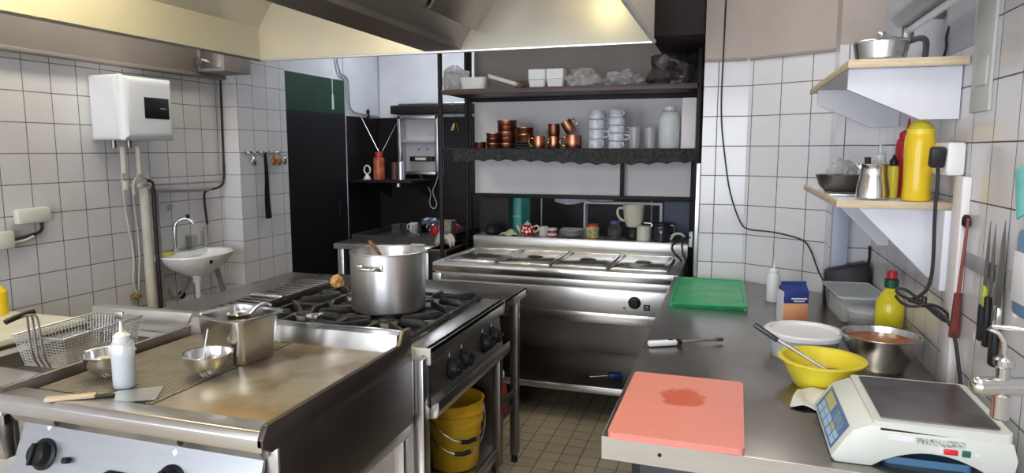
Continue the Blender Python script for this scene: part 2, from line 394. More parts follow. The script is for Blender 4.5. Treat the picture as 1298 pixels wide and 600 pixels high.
X1 = .6; Y0 = -1.9
struct(MB().box(-3.5, 1.4, Y0-.1, 9.1, -.1, 0).build('floor', 'floor'))
struct(MB().box(-3.5, 1.4, Y0-.1, 9.1, 2.8, 2.9).build('ceiling', 'ceil'))
struct(MB().box(-3.45, -3.3, Y0, 3.85, 0, 2.8).build('wall_left', 't_left'))
struct(MB().box(-3.5, -3.1501, 3.8501, 4.37, 0, 2.8).build('wall_pillar', ['t_pil_y']))
struct(MB().box(-3.16, -3.148, 3.852, 4.372, 0, 2.8).build('wall_pillar_side', tile_mat('white_tiles_pillar_side', 1, 2, .151, .151, 3.85, 1.552, (.70, .69, .70), (.2, .18, .18), .003, .12)))
struct(MB().box(-3.40, -3.25, 4.371, 5.95, 1.86, 2.8).build('wall_alcove_side_upper', 'white_wall'))
struct(MB().box(-3.40, -3.16, 4.372, 5.95, 0, 1.86).build('wall_alcove_side_lower', 'black_paint'))
struct(MB().box(-3.251, -3.16, 5.2, 5.95, 1.86, 2.8).build('wall_alcove_side_plaster', 'white_wall'))
# door recess with green upper board
db = MB().box(-3.25, -3.15, 4.375, 5.19, 1.87, 2.15)
struct(db.build('trim_1', 'green_door'))
d1 = struct(MB().box(-3.16, -3.148, 4.375, 5.19, 0, 1.87).build('door_1', 'black'))
MB().box(-3.15, -3.135, 5.05, 5.065, 1.0, 1.13, .003).build('door_handle', 'frame', d1)
struct(MB().box(-3.251, -3.16, 4.375, 5.19, 2.15, 2.8).build('wall_over_door', 'white_wall'))
struct(MB().box(-3.16, -3.146, 5.190, 5.207, 0, 2.17, .002).build('trim_2', 'alum'))
struct(MB().box(-3.15, 1.0, 5.8, 5.95, 1.865, 2.8).build('wall_back_upper', 'white_wall'))
struct(MB().box(-3.16, 1.0, 5.79, 5.95, 0, 1.865).build('wall_back_lower', 'black_paint'))
# partition behind the bain marie, with a serving hatch
pw = MB()
pw.box(-1.72, -1.50, 4.62, 4.72, 0, 1.26); pw.box(-.41, -.10, 4.62, 4.72, 0, 1.26)
pw.box(-1.50, -.41, 4.62, 4.72, 0, .93)
struct(pw.build('wall_partition_lower', 'black_paint'))
struct(MB().box(-.41, -.12, 4.612, 4.619, .96, 1.255, .001).build('trim_3', 'dark_blue'))
struct(MB().box(-1.76, -.10, 4.64, 4.72, 1.26, 1.93).build('wall_partition_middle', 'white_panel'))
struct(MB().box(-1.76, -.10, 4.64, 4.72, 1.93, 2.8).build('wall_partition_upper', 'greige'))
# short tiled piece, angled piece, corner piece, right wall
struct(MB().box(-.145, .075, 3.68, 4.72, 0, 2.02).build('wall_back_tiled', 't_back'))
struct(MB().box(-.145, .075, 3.676, 4.72, 2.02, 2.8).build('wall_back_plaster', 'beige_wall'))
La = math.hypot(.36, .215); aa = -math.atan2(.215, .36)
struct(MB().box(0, La, 0, .3, 0, 2.02).build('wall_angled_tiled', 't_ang', None, (.073, 3.679, 0), (0, 0, aa)))
struct(MB().box(0, La+.01, -.004, .3, 2.02, 2.8).build('wall_angled_plaster', 'beige_wall', None, (.073, 3.679, 0), (0, 0, aa)))
struct(MB().box(-.145, .06, 3.668, 3.70, 2.012, 2.026, .003).build('trim_4', 'soffit'))
struct(MB().box(.0, La, -.012, .02, 2.012, 2.026, .003).build('trim_5', 'soffit', None, (.075, 3.68, 0), (0, 0, aa)))
struct(MB().box(.432, .75, 3.31, 3.75, 0, 2.02).build('wall_corner_tiled', tile_mat('white_tiles_corner', 0, 2, .15, .15, .47, 1.5885, T_W, G_D, .003, .16, .03)))
struct(MB().box(.432, .75, 3.308, 3.75, 2.02, 2.8).build('wall_corner_plaster', 'beige_wall'))
struct(MB().box(.6, .75, Y0, 3.31, 0, 2.8).build('wall_right', 't_right'))
struct(MB().box(.597, .6005, 2.13, 3.308, 1.845, 2.8).build('trim_6', mat('grey_wall_paint', (.42, .43, .47), .6, 0, .05, 3)))
# plaster strip and white painted trunking on the right wall
struct(MB().box(.592, .6, 1.965, 2.105, 1.665, 2.8, .003).box(.588, .593, 1.985, 2.06, 1.73, 1.80, .002).build('trim_7', 'duct_w'))
struct(MB().box(.578, .6, 2.055, 2.13, .93, 1.50, .004).build('trim_8', 'white_panel'))
# wall behind the camera with two big windows
fw = MB()
fw.box(-3.5, .75, Y0-.1, Y0, 0, .75).box(-3.5, .75, Y0-.1, Y0, 2.35, 2.8)
fw.box(-3.5, -2.9, Y0-.1, Y0, .75, 2.35).box(-1.15, -.75, Y0-.1, Y0, .75, 2.35).box(.4, .75, Y0-.1, Y0, .75, 2.35)
struct(fw.build('wall_front', 'white_wall'))
for i, (a, b_) in enumerate(((-2.9, -1.15), (-.75, .4))):
    w = struct(MB().box(a, a+.05, Y0-.09, Y0-.03, .75, 2.35).box(b_-.05, b_, Y0-.09, Y0-.03, .75, 2.35).box(a, b_, Y0-.09, Y0-.03, .75, .8).box(a, b_, Y0-.09, Y0-.03, 2.3, 2.35)
               .box((a+b_)/2-.025, (a+b_)/2+.025, Y0-.09, Y0-.03, .8, 2.3).build('window_%d' % (i+1), 'white_pl'))
# boxed soffit over the left wall tiles
struct(MB().box(-3.3, -3.235, Y0, 3.93, 2.045, 2.8, .006).box(-3.3, -3.228, Y0, 3.94, 2.032, 2.052, .004).build('soffit_left', 'soffit'))
sb = MB().box(-3.235, -3.03, 3.60, 3.849, 2.06, 2.30, .006)
struct(sb.build('trim_9', 'soffit'))
struct(MB().box(-3.2, -3.05, 3.592, 3.600, 2.08, 2.22, .002).build('trim_10', 'steel'))
# dark boxed soffit above the shelf rack
struct(MB().box(-.42, -.15, 3.62, 4.62, 2.14, 2.8, .004).build('soffit_back', mat('dark_brown_board', (.018, .011, .011), .5, 0, .1, 5, spec=.25)))

# ------------------------------------------------------------------ extractor hood
HZ = 2.0; hx0, hx1, hy0, hy1 = -2.18, -.31, .15, 2.84
hood = thing('extractor_hood', 'large stainless extractor hood hanging over the cookers', 'extractor hood', (-1.25, 1.5, HZ))
hb = MB(); t = .012; ox, oy = -1.25, 1.5
H1 = .15; H2 = .50; ins = .35
def hq(p, q, mi=0): pass
for (a, b_) in (((hx0, hy0), (hx1, hy0)), ((hx1, hy0), (hx1, hy1)), ((hx1, hy1), (hx0, hy1)), ((hx0, hy1), (hx0, hy0))):
    pass
hb.box(hx0-ox, hx0-ox+t, hy0-oy, hy1-oy, 0, H1); hb.box(hx1-ox-t, hx1-ox, hy0-oy, hy1-oy, 0, .50)
hb.box(hx0-ox, hx1-ox, hy1-oy-t, hy1-oy, 0, H2); hb.box(hx0-ox, hx1-ox, hy0-oy, hy0-oy+t, 0, H2)
hb.quad3([(hx0-ox, hy0-oy, H1), (hx0-ox, hy1-oy, H1), (hx0-ox+.245, hy1-oy, H2), (hx0-ox+.245, hy0-oy, H2)], t)
hb.build('canopy', 'hood', hood)
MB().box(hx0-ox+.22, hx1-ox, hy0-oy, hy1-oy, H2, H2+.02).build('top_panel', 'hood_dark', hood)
lp = MB()
lp.tube([(hx0-ox, hy0-oy, 0), (hx1-ox, hy0-oy, 0), (hx1-ox, hy1-oy, 0), (hx0-ox, hy1-oy, 0)], .009, 8, closed=True)
lp.build('rolled_lip', 'steel', hood)
fb = MB()
bx0, bx1 = -1.305-ox, -1.135-ox
fb.prism([(bx0, 0.0), (bx1, 0.0), (bx1+.01, .02), (bx0-.01, .02)], 'y', hy0-oy+t, hy1-oy-t)
fb.prism([(bx1-.005, .005), (bx1+.325, .5), (bx1+.30, .5), (bx1-.03, .005)], 'y', hy0-oy+t, hy1-oy-t)
fb.prism([(bx0+.005, .005), (bx0-.325, .5), (bx0-.30, .5), (bx0+.03, .005)], 'y', hy0-oy+t, hy1-oy-t)
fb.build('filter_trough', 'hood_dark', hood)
th = math.atan2(.5, .33)
for k in range(5):
    yy = hy0-oy+.28+k*.54
    f = MB().rbox((0, 0, 0), (.40, .50, .012), (0, 0, 0), .004)
    for j in range(9): f.rbox((-.16+j*.04, 0, .009), (.012, .46, .008))
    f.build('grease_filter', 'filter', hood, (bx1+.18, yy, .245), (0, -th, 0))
for (lx, ly, hl, stg) in ((-1.80, 1.55, .34, 75), (-.72, 1.50, .12, 45)):
    lm = thing('hood_lamp', 'bulkhead lamp glowing yellow inside the left chamber of the hood' if lx < -1.5 else 'bulkhead lamp glowing yellow inside the right chamber of the hood', 'lamp', (lx, ly, 2.40), 0, 'hood lamps')
    MB().box(-.07, .07, -hl-.04, hl+.04, .03, .07, .01).build('lamp_base', 'white_pl', lm)
    MB().tube([(0, -hl, .0), (0, hl, .0)], .028, 14).build('lamp_tube', glow('warm_tube_glow', (1, .87, .50), stg), lm)

# ------------------------------------------------------------------ knob helper
def knob(parent, loc, rot, r=.026, mname='black', label=None):
    k = MB().lathe([(0, 0), (r*1.25, 0), (r*1.25, .004), (r, .008), (r*.86, .028), (r*.7, .032), (0, .032)], seg=24).rbox((0, 0, .034), (r*.28, r*1.7, .014), (0, 0, 0), .002).build('knob', mname, parent, loc, rot)
    if label: k['label'] = label
    return k

# ------------------------------------------------------------------ griddle on its stand
gx0, gx1, gy0, gy1 = -1.80, -.975, 1.215, 1.985
g = thing('griddle', 'stainless countertop griddle with browned half-ribbed plate and a front gutter', 'griddle', (gx0, gy0, 0))
W = gx1-gx0; D = gy1-gy0
b = MB()
b.box(.0, W, .055, D, .69, .90, .004)
b.build('body', 'steel_x', g)
# side cheeks
ck = MB()
prof = [(0, .905), (0.0, .925), (.02, .953), (D-.10, .955), (D-.07, .995), (D-.02, .995), (D-.02, .885), (.03, .885)]
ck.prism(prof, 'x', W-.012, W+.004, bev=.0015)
c1 = ck.build('side_panel', 'steel_dark_refl', g)
MB().box(W-.004, W+.001, .06, D-.01, .668, .885, .001).build('side_panel', 'steel_dark_refl', g)
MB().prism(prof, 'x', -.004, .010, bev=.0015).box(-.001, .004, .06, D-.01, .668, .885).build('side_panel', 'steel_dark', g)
lipm = MB()
lipm.prism([(0, .925), (.012, .94), (.075, .936), (.075, .925), (.014, .925), (.010, .893), (0, .893)], 'x', 0, W, bev=.002)
lipm.prism([(.012, .893), (.012, .893), (.03, .862), (.05, .862), (.05, .905), (.012, .905)], 'x', .03, W-.02)
lipm.build('front_rail', 'steel_x', g)
for hxp in (.19, .58): 
    MB().cyl((0, 0, 0), .0085, .003, (PI/2, 0, 0), 14).build('rail_hole', 'black', g, (hxp, .0195, .880))
pl = MB().box(.43, W-.014, .085, D-.10, .905, .930, .002)
pl.build('plate', 'plate', g)
rb = MB().box(.035, .43, .085, D-.10, .905, .925, .002)
for i in range(30): rb.box(.042+i*.0129, .049+i*.0129, .09, D-.105, .924, .931)
rb.build('ribbed_plate', 'plate_rib', g)
MB().box(.014, W-.014, .070, .086, .905, .915).build('gutter', 'black', g)
bk = MB().prism([(D-.102, .92), (D-.092, .985), (D-.045, .985), (D-.045, .972), (D-.085, .972), (D-.092, .92)], 'x', .012, W-.012)
bk.box(.012, W-.012, D-.05, D-.02, .90, .985, .002)
bk.build('splash_back', 'steel_pol', g)
pn = MB().prism([(.046, .862), (.052, .862), (.02, .70), (-.022, .70)], 'x', .045, W-.03)
pn.build('control_panel', 'steel_panel', g)
for (kx, kz) in ((.14, .79), (.55, .78)):
    knob(g, (kx, .046-(.862-kz)*.42, kz), (math.radians(67), 0, 0), .032)
    MB().cyl((0, 0, 0), .008, .016, (math.radians(67), 0, 0), 12).build('igniter_button', 'black', g, (kx+.085, .046-(.866-kz)*.42, kz-.004))
    dm = MB().rbox((0, 0, 0), (.014, .002, .014), (0, PI/4, 0)).build('dial_mark', 'white_pl', g, (kx-.006, .046-(.80-kz)*.42, kz+.062), (math.radians(-23), 0, 0))
MB().box(.36, .42, -.008, .012, .768, .783, .003).build('tap_handle', 'black', g)
# stand
s_ = thing('griddle_stand', 'open steel stand with square legs carrying the griddle', 'stand', (gx0, gy0, 0))
MB().box(.02, W-.005, .06, D-.02, .628, .665, .002).build('top_frame', 'steel_x', s_)
MB().box(.03, W-.02, .08, D-.03, .20, .225, .002).build('low_shelf', 'steel_x', s_)
for (lx, ly) in ((.03, .07), (W-.04, .07), (.03, D-.06), (W-.045, D-.065)):
    MB().box(lx, lx+.035, ly, ly+.035, 0, .628, .003).build('leg', 'steel', s_)

# ------------------------------------------------------------------ gas range (knobs face the aisle)
sx0, sx1, sy0, sy1 = -1.80, -.94, 2.04, 2.83
st = thing('gas_range', 'four-burner gas range with black cast grates and knobs facing the aisle', 'stove', (sx1, sy0, 0))
SW = sy1-sy0  # local: x negative inward, y 0..SW
D_ = sx1-sx0
b = MB()
b.box(-D_, -.03, .0, SW, .872, .890, .002)                       # hob well floor
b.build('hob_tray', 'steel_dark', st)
rim = MB()
rim.box(-.10, 0, 0, SW, .885, .905, .003).box(-D_, -D_+.03, 0, SW, .885, .91, .003).box(-D_, -.10, 0, .025, .885, .905, .003).box(-D_, -.10, SW-.03, SW, .885, .905, .003)
rim.build('hob_rim', 'steel_y', st)
fr = MB()
fr.box(-.02, 0, 0.0, SW, .845, .905, .003)
fr.build('front_rail', 'steel_y', st)
MB().box(-.075, .004, -.007, .0, .85, .907, .003).build('rail_end_cap', 'white_pl', st)
MB().cyl((0, 0, 0), .0075, .002, (PI/2, 0, 0), 12).build('cap_hole', 'black', st, (-.022, -.006, .875))
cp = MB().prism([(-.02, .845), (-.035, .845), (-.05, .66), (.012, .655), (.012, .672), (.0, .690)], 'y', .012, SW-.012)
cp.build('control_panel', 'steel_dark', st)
MB().prism([(.0, .700), (.028, .722), (.030, .690), (.022, .664), (-.01, .655), (-.01, .69)], 'y', .0, SW-.0, bev=.002).build('lower_rail', 'steel', st)
for ky in (.21, .33, .56, .67):
    knob(st, (-.008, ky, .772), (0, math.radians(83), 0), .033)
    MB().rbox((0, 0, 0), (.002, .006, .016)).build('dial_mark', 'white_pl', st, (-.014, ky-.012, .825))
# cabinet below
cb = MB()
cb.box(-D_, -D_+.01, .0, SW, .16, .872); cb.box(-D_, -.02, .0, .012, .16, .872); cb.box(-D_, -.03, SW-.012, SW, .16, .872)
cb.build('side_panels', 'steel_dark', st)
MB().box(-.045, -.004, -.05, .0, .0, .88, .004).build('corner_post', 'steel', st)
MB().box(-.04, -.004, SW-.045, SW-.002, .14, .66, .003).build('corner_post', 'steel_dark', st)
MB().box(-D_+.01, -.02, .012, SW-.012, .20, .22, .002).box(-.04, -.02, 0, SW, .17, .222, .003).build('base_shelf', 'steel_y', st)
for (lx, ly) in ((-.06, .05), (-.06, SW-.06), (-D_+.04, .05), (-D_+.04, SW-.06)):
    MB().cyl((lx, ly, 0), .02, .205, seg=16).build('foot', 'steel_dark', st)
# burners and pan supports
for i in range(2):
    for j in range(2):
        bx, by = -.28-.36*i, .215+.37*j
        bu = MB().lathe([(0, 0), (.062, 0), (.062, .012), (.045, .018), (.045, .026), (.058, .028), (.056, .038), (0, .042)], seg=28).build('burner', 'burner', st, (bx, by, .888))
        MB().lathe([(0, 0), (.030, 0), (.028, .008), (0, .010)], seg=20).build('burner_cap', 'iron', bu, (0, 0, .04))
        gr = MB(); hw, hd = .172, .178; zt = .052
        for sgn in (-1, 1):
            gr.box(-hw, hw, sgn*hd-.008, sgn*hd+.008, .018, .034, .003); gr.box(sgn*hw-.008, sgn*hw+.008, -hd, hd, .018, .034, .003)
        for k in range(8):
            a = k*PI/4+ (0 if k % 2 == 0 else .0)
            L0 = .055; L1 = (hw if k % 4 == 0 else (hd if k % 4 == 2 else math.hypot(hw, hd)-.01))
            dx, dy = math.cos(a), math.sin(a)
            pts = [(L0, .036), (L0+.012, zt), (L1-.02, zt), (L1, .03), (L1, .020), (L0+.01, .026)]
            pr = MB().prism(pts, 'y', -.006, .006, bev=.0015)
            pr.xf(Matrix.Rotation(a, 4, 'Z')); me = bpy.data.meshes.new('t'); pr.bm.to_mesh(me); pr.bm.free(); gr.bm.from_mesh(me); bpy.data.meshes.remove(me)
        for (fx, fy) in ((-hw, -hd), (hw, -hd), (-hw, hd), (hw, hd)): gr.box(fx-.008, fx+.008, fy-.008, fy+.008, 0, .02)
        gr.build('pan_support', 'iron', st, (bx, by, .89))
# rear flue with slotted cover
fl = MB().box(-D_-.185, -D_, 0, SW, .80, .925, .003)
fl.build('flue_box', 'black', st)
for h in range(2):
    y0 = .02+h*.385; y1 = y0+.37
    q = MB().box(-D_-.165, -D_-.152, y0, y1, .925, .945, .002).box(-D_-.018, -D_-.005, y0, y1, .925, .945, .002)
    for k in range(9):
        yy = y0+(y1-y0-.012)*k/8
        q.rbox((-D_-.085, yy+.006, .938), (.145, .012, .014), (0, 0, 0), .002)
    q.build('flue_grille', 'steel_dark', st)
MB().box(-D_-.165, -D_-.005, SW/2-.012, SW/2+.016, .928, .951, .002).build('flue_divider', 'steel_pol', st)

# ------------------------------------------------------------------ steel table beyond the range
tb = thing('steel_side_table', 'narrow stainless table standing beyond the gas range, one leg in the aisle', 'table', (-.94, 2.86, 0))
MB().box(-1.05, 0, -.02, .325, .885, .902, .002).box(-1.05, 0, .31, .325, .855, .9, .002).box(-.012, 0, -.02, .325, .852, .9, .002).build('table_top', 'worktop', tb)
for (lx, ly) in ((-.05, .265), (-1.02, .265), (-1.02, .02), (-.075, .02)):
    l = MB().box(lx-.018, lx+.022, ly, ly+.038, .04, .885, .003).build('leg', 'steel_dark', tb)
    MB().cyl((lx, ly+.018, 0), .017, .045, seg=14, r2=.014).build('adjustable_foot', 'black', l)
MB().box(-1.02, -.05, .03, .28, .28, .30, .002).box(-.055, -.04, .03, .28, .36, .39, .002).build('under_shelf', 'steel_dark', tb)

# ------------------------------------------------------------------ fryer left of the griddle
fx0, fx1, fy0, fy1 = -2.36, -1.83, 1.25, 2.02
fy = thing('deep_fryer', 'stainless deep fryer with an open well, left of the griddle', 'fryer', (fx0, fy0, 0))
fw_, fd = fx1-fx0, fy1-fy0
b = MB().box(0, fw_, .03, fd, .12, .83, .004)
b.build('body', 'steel', fy)
d = MB()
d.box(0, fw_, 0, .26, .83, .885, .006); d.box(0, .06, .26, fd-.06, .83, .885, .003); d.box(fw_-.06, fw_, .26, fd-.06, .83, .885, .003); d.box(0, fw_, fd-.09, fd, .83, .885, .003)
d.build('deck', 'steel_x', fy)
MB().prism([(fd-.03, .885), (fd-.03, .965), (fd+.015, .965), (fd+.015, .885)], 'x', 0, fw_, bev=.003).build('upstand', 'steel_x', fy)
MB().tray(.06, fw_-.06, .26, fd-.09, .62, .884, .004, .03).build('frying_well', 'steel_dark', fy)
MB().box(.064, fw_-.064, .264, fd-.094, .63, .80).build('frying_oil', mat('dark_oil', (.04, .028, .015), .08), fy)
MB().prism([(-.0, .74), (-.02, .86), (.03, .872), (.03, .74)], 'x', 0, fw_, bev=.004).build('front_rail', 'steel_x', fy)
knob(fy, (fw_*.75, .03, .66), (PI/2, 0, 0), .03)
for (lx, ly) in ((.05, .08), (fw_-.05, .08), (.05, fd-.05), (fw_-.05, fd-.05)): MB().cyl((lx, ly, 0), .02, .125, seg=14).build('foot', 'black', fy)

# basket
bk = thing('fry_basket', 'wire fry basket with black grip resting tilted on the deep fryer', 'fry basket', (-2.015, 1.655, .892), math.radians(3))
bx, by, bh = .098, .155, .10
wire = MB()
def lin(a, b_, n): return [a+(b_-a)*i/n for i in range(n+1)]
r0 = .0012
tp = .86
def bp(u, v, w): # u,v in -1..1; w 0..1
    k = tp+(1-tp)*w; return (bx*u*k, by*v*k, .006+bh*w*(1 if True else 0)+ (.03*w if v < -.9 else 0)*0)
for v in lin(-1, 1, 24):
    wire.tube([bp(-1, v, 1), bp(-1, v, 0), bp(1, v, 0), bp(1, v, 1)], r0, 4)
for u in lin(-1, 1, 15):
    wire.tube([bp(u, -1, 1), bp(u, -1, 0), bp(u, 1, 0), bp(u, 1, 1)], r0, 4)
for w in lin(0.08, .92, 9):
    wire.tube([bp(-1, -1, w), bp(1, -1, w), bp(1, 1, w), bp(-1, 1, w)], r0, 4, closed=True)
wire.build('wire_mesh', 'steel', bk)
rimw = MB().tube([bp(-1, -1, 1), bp(1, -1, 1), bp(1, 1, 1), bp(-1, 1, 1)], .0032, 8, closed=True)
rimw.tube([bp(-1, -1, 0), bp(1, -1, 0), bp(1, 1, 0), bp(-1, 1, 0)], .0026, 8, closed=True)
rimw.build('rim', 'steel', bk)
hw_ = MB()
for sx in (-.022, 0, .022):
    hw_.tube([(sx, -by*.9, .008), (sx, -by*1.04, .05), (sx, -by*1.06, .15), (sx*.8, -by*1.08, .182), (sx*.4, -by-.03, .185), (0, -by-.08, .18)], .0034, 8, smooth=2)
hw_.build('handle_frame', 'steel_dark', bk)
MB().tube([(0, -by-.005, .188), (0, -by-.04, .187), (0, -by-.082, .181), (0, -by-.095, .177)], [.009, .0125, .0125, .008], 12, smooth=2).build('grip', 'black', bk)
MB().box(-.02, .02, by*.95, by*1.02, .09, .115, .002).build('hook', 'steel_pol', bk)

# long steel shelf strip behind the cookers and a cream chest by the left wall
sl = thing('back_ledge_worktop', 'long stainless ledge running behind the fryer and the range', 'worktop', (-2.30, 2.06, 0))
MB().box(0, .295, 0, 1.12, .875, .897, .003).box(0, .01, 0, 1.12, .80, .88).build('ledge_top', 'worktop', sl)
for (lx, ly) in ((.02, .04), (.25, .04), (.02, 1.05), (.25, 1.05)): MB().box(lx, lx+.025, ly, ly+.025, 0, .876, .002).build('leg', 'steel_dark', sl)
ch = thing('chest_counter', 'low cream-topped chest counter against the left tiled wall', 'counter', (-3.28, .9, 0))
MB().box(0, .70, 0, 1.2, .0, .82, .006).build('body', 'white_pl', ch)
MB().box(-.0, .74, -.02, 1.22, .82, .872, .012).build('lid', 'cream_pl', ch)
MB().box(.70, .745, -.02, 1.22, .835, .85, .002).build('rubber_seal', 'steel_dark', ch)

# ------------------------------------------------------------------ things on the cookers
def bowl_prof(r, h, t=.0018, foot=.45):
    return [(0, 0), (r*foot, 0), (r*.78, h*.32), (r*.95, h*.70), (r, h), (r+.003, h+.001), (r+.003, h-.002), (r, h-.003)][:7]
def steel_bowl(name, loc, r, h, label, mname='steel_pol', foot=.45, group=None):
    o = thing(name, label, 'bowl', loc, 0, group)
    outer = [(0, 0), (r*foot, 0), (r*.74, h*.28), (r*.92, h*.64), (r*.985, h*.97), (r+.004, h), (r+.003, h+.002)]
    inner = [(r*.975, h), (r*.91, h*.66), (r*.73, h*.30), (r*foot, .004), (0, .004)]
    MB().lathe(outer+inner, seg=40).build('bowl', mname, o)
    return o
b1 = steel_bowl('steel_bowl', (-1.665, 1.445, .932), .067, .066, 'small steel bowl of pale mix left of the squeeze bottle on the griddle')
MB().lathe([(0, .045), (.05, .045), (.052, .043), (0, .03)], seg=24).build('pale_mix', 'white_food', b1)
b2 = steel_bowl('steel_bowl', (-1.40, 1.535, .932), .066, .064, 'small steel bowl with a spoon in it, standing in front of the deep steel container')
sp = MB().tube([(.0, -.02, .012), (-.01, .0, .07), (-.012, .02, .125)], [.003, .0035], 8).lathe([(0, 0), (.02, .004), (.021, .006), (0, .002)], (0, -.025, .01), 16)
so = sp.build('spoon', 'steel_pol', None, (-1.40, 1.535, .934)); tag(so, 'steel spoon standing in the small bowl before the deep container', 'spoon')

def squeeze(name, loc, r, h, label, body, capm, tip=.05, fill=None, fillm=None, cat='bottle', group=None, rz=0):
    o = thing(name, label, cat, loc, rz, group)
    MB().lathe([(0, 0), (r*.92, 0), (r, .006), (r, h*.88), (r*.9, h*.96), (r*.62, h), (0, h)], seg=28).build('bottle_body', body, o)
    if fill: MB().lathe([(0, .003), (r*.9, .003), (r*.93, .008), (r*.93, h*fill), (0, h*fill)], seg=24).build('contents', fillm, o)
    MB().lathe([(r*.70, h-.006), (r*.74, h-.002), (r*.74, h+.014), (r*.45, h+.022), (r*.22, h+.024), (.0045, h+.024+tip*.5), (.003, h+.024+tip), (0, h+.024+tip)], seg=24).build('nozzle', capm, o)
    return o
squeeze('squeeze_bottle', (-1.545, 1.385, .932), .029, .128, 'clear squeeze bottle half full standing on the ribbed griddle plate', 'frost', 'white_pl', .03, .62, 'water')
# gastronorm container
gn = thing('gastronorm_container', 'deep stainless container with lipped rim standing at the rear of the griddle', 'container', (-1.43, 1.705, .932), math.radians(-12))
MB().tray(-.098, .098, -.085, .085, 0, .138, .0025, .030, taper=.85, lip=.016).build('pan', 'steel_pol', gn)
ins = thing('steel_ladle', 'steel ladle lying in the deep stainless container', 'ladle', (-1.44, 1.72, 1.035), math.radians(25))
MB().lathe([(0, 0), (.02, .003), (.036, .018), (.038, .03), (.036, .03), (.033, .018), (.018, .005), (0, .003)], seg=28).build('ladle_bowl', 'steel_pol', ins)
MB().tube([(.034, 0, .028), (.06, .0, .055), (.085, .0, .062), (.098, 0, .052)], .0055, 8, smooth=1).build('handle', 'steel_pol', ins)
# spatula
sp = thing('griddle_spatula', 'wide steel spatula with wooden handle lying across the griddle front rail', 'spatula', (-1.50, 1.305, .9445), math.radians(34))
MB().prism([(0, -.045), (.11, -.052), (.11, .052), (0, .045), (-.015, .012), (-.015, -.012)], 'z', -.0105, -.0085).build('blade', 'steel_x', sp)
MB().rbox((-.02, 0, -.004), (.05, .016, .006), (0, 0, 0), .002).build('ferrule', 'black', sp)
MB().rbox((-.095, 0, .0), (.115, .022, .011), (0, 0, 0), .004).build('handle', 'wood', sp)

# stock pot
pt = thing('stock_pot', 'big stainless stock pot with two loop handles on the near right burner', 'pot', (-1.285, 2.405, .9425), math.radians(8))
R = .146; Hh = .232
MB().lathe([(0, 0), (R-.006, 0), (R, .006), (R, Hh-.006), (R+.005, Hh-.003), (R+.005, Hh), (R-.001, Hh+.001), (R-.004, Hh-.006), (R-.004, .008), (0, .008)], seg=64).build('pot_body', 'steel', pt)
for a in (-PI/2+math.radians(-8), PI/2+math.radians(-8)):
    h = MB().tube([(-.042, 0, 0), (-.042, .018, 0), (-.03, .032, 0), (.03, .032, 0), (.042, .018, 0), (.042, 0, 0)], .0055, 10, smooth=1)
    h.rbox((-.042, .001, 0), (.022, .004, .022), (0, 0, 0), .002).rbox((.042, .001, 0), (.022, .004, .022), (0, 0, 0), .002)
    ho = h.build('loop_handle', 'steel_pol', pt, (R*math.cos(a), R*math.sin(a), Hh-.05), (0, 0, a-PI/2))
MB().lathe([(0, .165), (R-.005, .165)], seg=40).build('stew', 'soup', pt)
wsp = thing('wooden_spoon', 'brown wooden spoon leaning inside the stock pot', 'spoon', (-1.35, 2.43, 1.10))
MB().tube([(.07, -.02, 0), (-.02, .02, .08), (-.045, .03, .097)], [.006, .0085], 10).build('handle', 'brown', wsp)
MB().lathe([(0, 0), (.022, .004), (.024, .01), (0, .014)], (.078, -.023, -.012), 16, sy=.7).build('spoon_bowl', 'brown', wsp)
# crumb / bread by the pot
tag(MB().blob((0, 0, .022), (.03, .03, .034), .25, 3, sub=3).build('bread_roll', mat('bread_crust', (.62, .36, .14), .8, 0, .3, 60, bump=.6), None, (-1.70, 2.69, .945)), 'golden brown bread roll lying on the range behind the pot', 'bread')
tag(MB().box(-.022, .022, -.022, .022, 0, .020, .004).build('steel_clip', 'steel_pol', None, (-1.36, 2.005, .986)), 'small bright metal block on the griddle splash back', 'clip')

# yellow nested buckets inside the range
def bucket(loc, label, rz=0):
    o = thing('yellow_bucket', label, 'bucket', loc, rz, 'nested yellow buckets')
    R1, R0, h = .126, .102, .245
    MB().lathe([(0, 0), (R0, 0), (R0+.003, .004), (R1-.006, h-.05), (R1, h-.05), (R1, h-.035), (R1-.004, h-.033), (R1, h-.004), (R1+.006, h), (R1-.002, h+.001), (R1-.006, h-.004), (R0-.002, .006), (0, .005)], seg=44).build('bucket_body', 'yellow_bucket', o)
    for s in (-1, 1): MB().cyl((0, 0, 0), .018, .012, (0, PI/2, 0), 16, bev=.002).build('handle_lug', 'yellow_bucket', o, (s*R1-(.006), 0, h-.022))
    pts = []
    for i in range(13):
        a = PI*i/12; pts.append(((R1+.008)*math.cos(a), -(R1+.02)*math.sin(a)*.92, h-.022-.13*math.sin(a)))
    hd = MB().tube(pts, .0028, 8).build('wire_handle', 'steel_pol', o)
    MB().tube([pts[5], pts[6], pts[7]], .009, 10).build('grip', 'black', o)
    return o
bucket((-1.095, 2.61, .2235), 'lower yellow plastic bucket with a wire handle on the range base shelf', math.radians(38))
bucket((-1.095, 2.61, .272), 'upper yellow plastic bucket nested in the other on the range base shelf', math.radians(50))
# bottles between the range and the table leg
rb_ = thing('spray_bottle', 'red spray bottle with a green label under the side table by its aisle leg', 'bottle', (-1.025, 3.03, .301), math.radians(30))
MB().lathe([(0, 0), (.03, 0), (.032, .01), (.032, .12), (.014, .16), (.014, .18), (0, .18)], seg=20).build('bottle_body', 'red_pl', rb_)
MB().box(-.014, .014, -.035, .016, .18, .21, .004).build('trigger_head', 'white_pl', rb_)
MB().lathe([(.0325, .04), (.0328, .045), (.0328, .09), (.0325, .095)], seg=20).build('label_band', mat('green_label', (.05, .25, .1), .5), rb_)

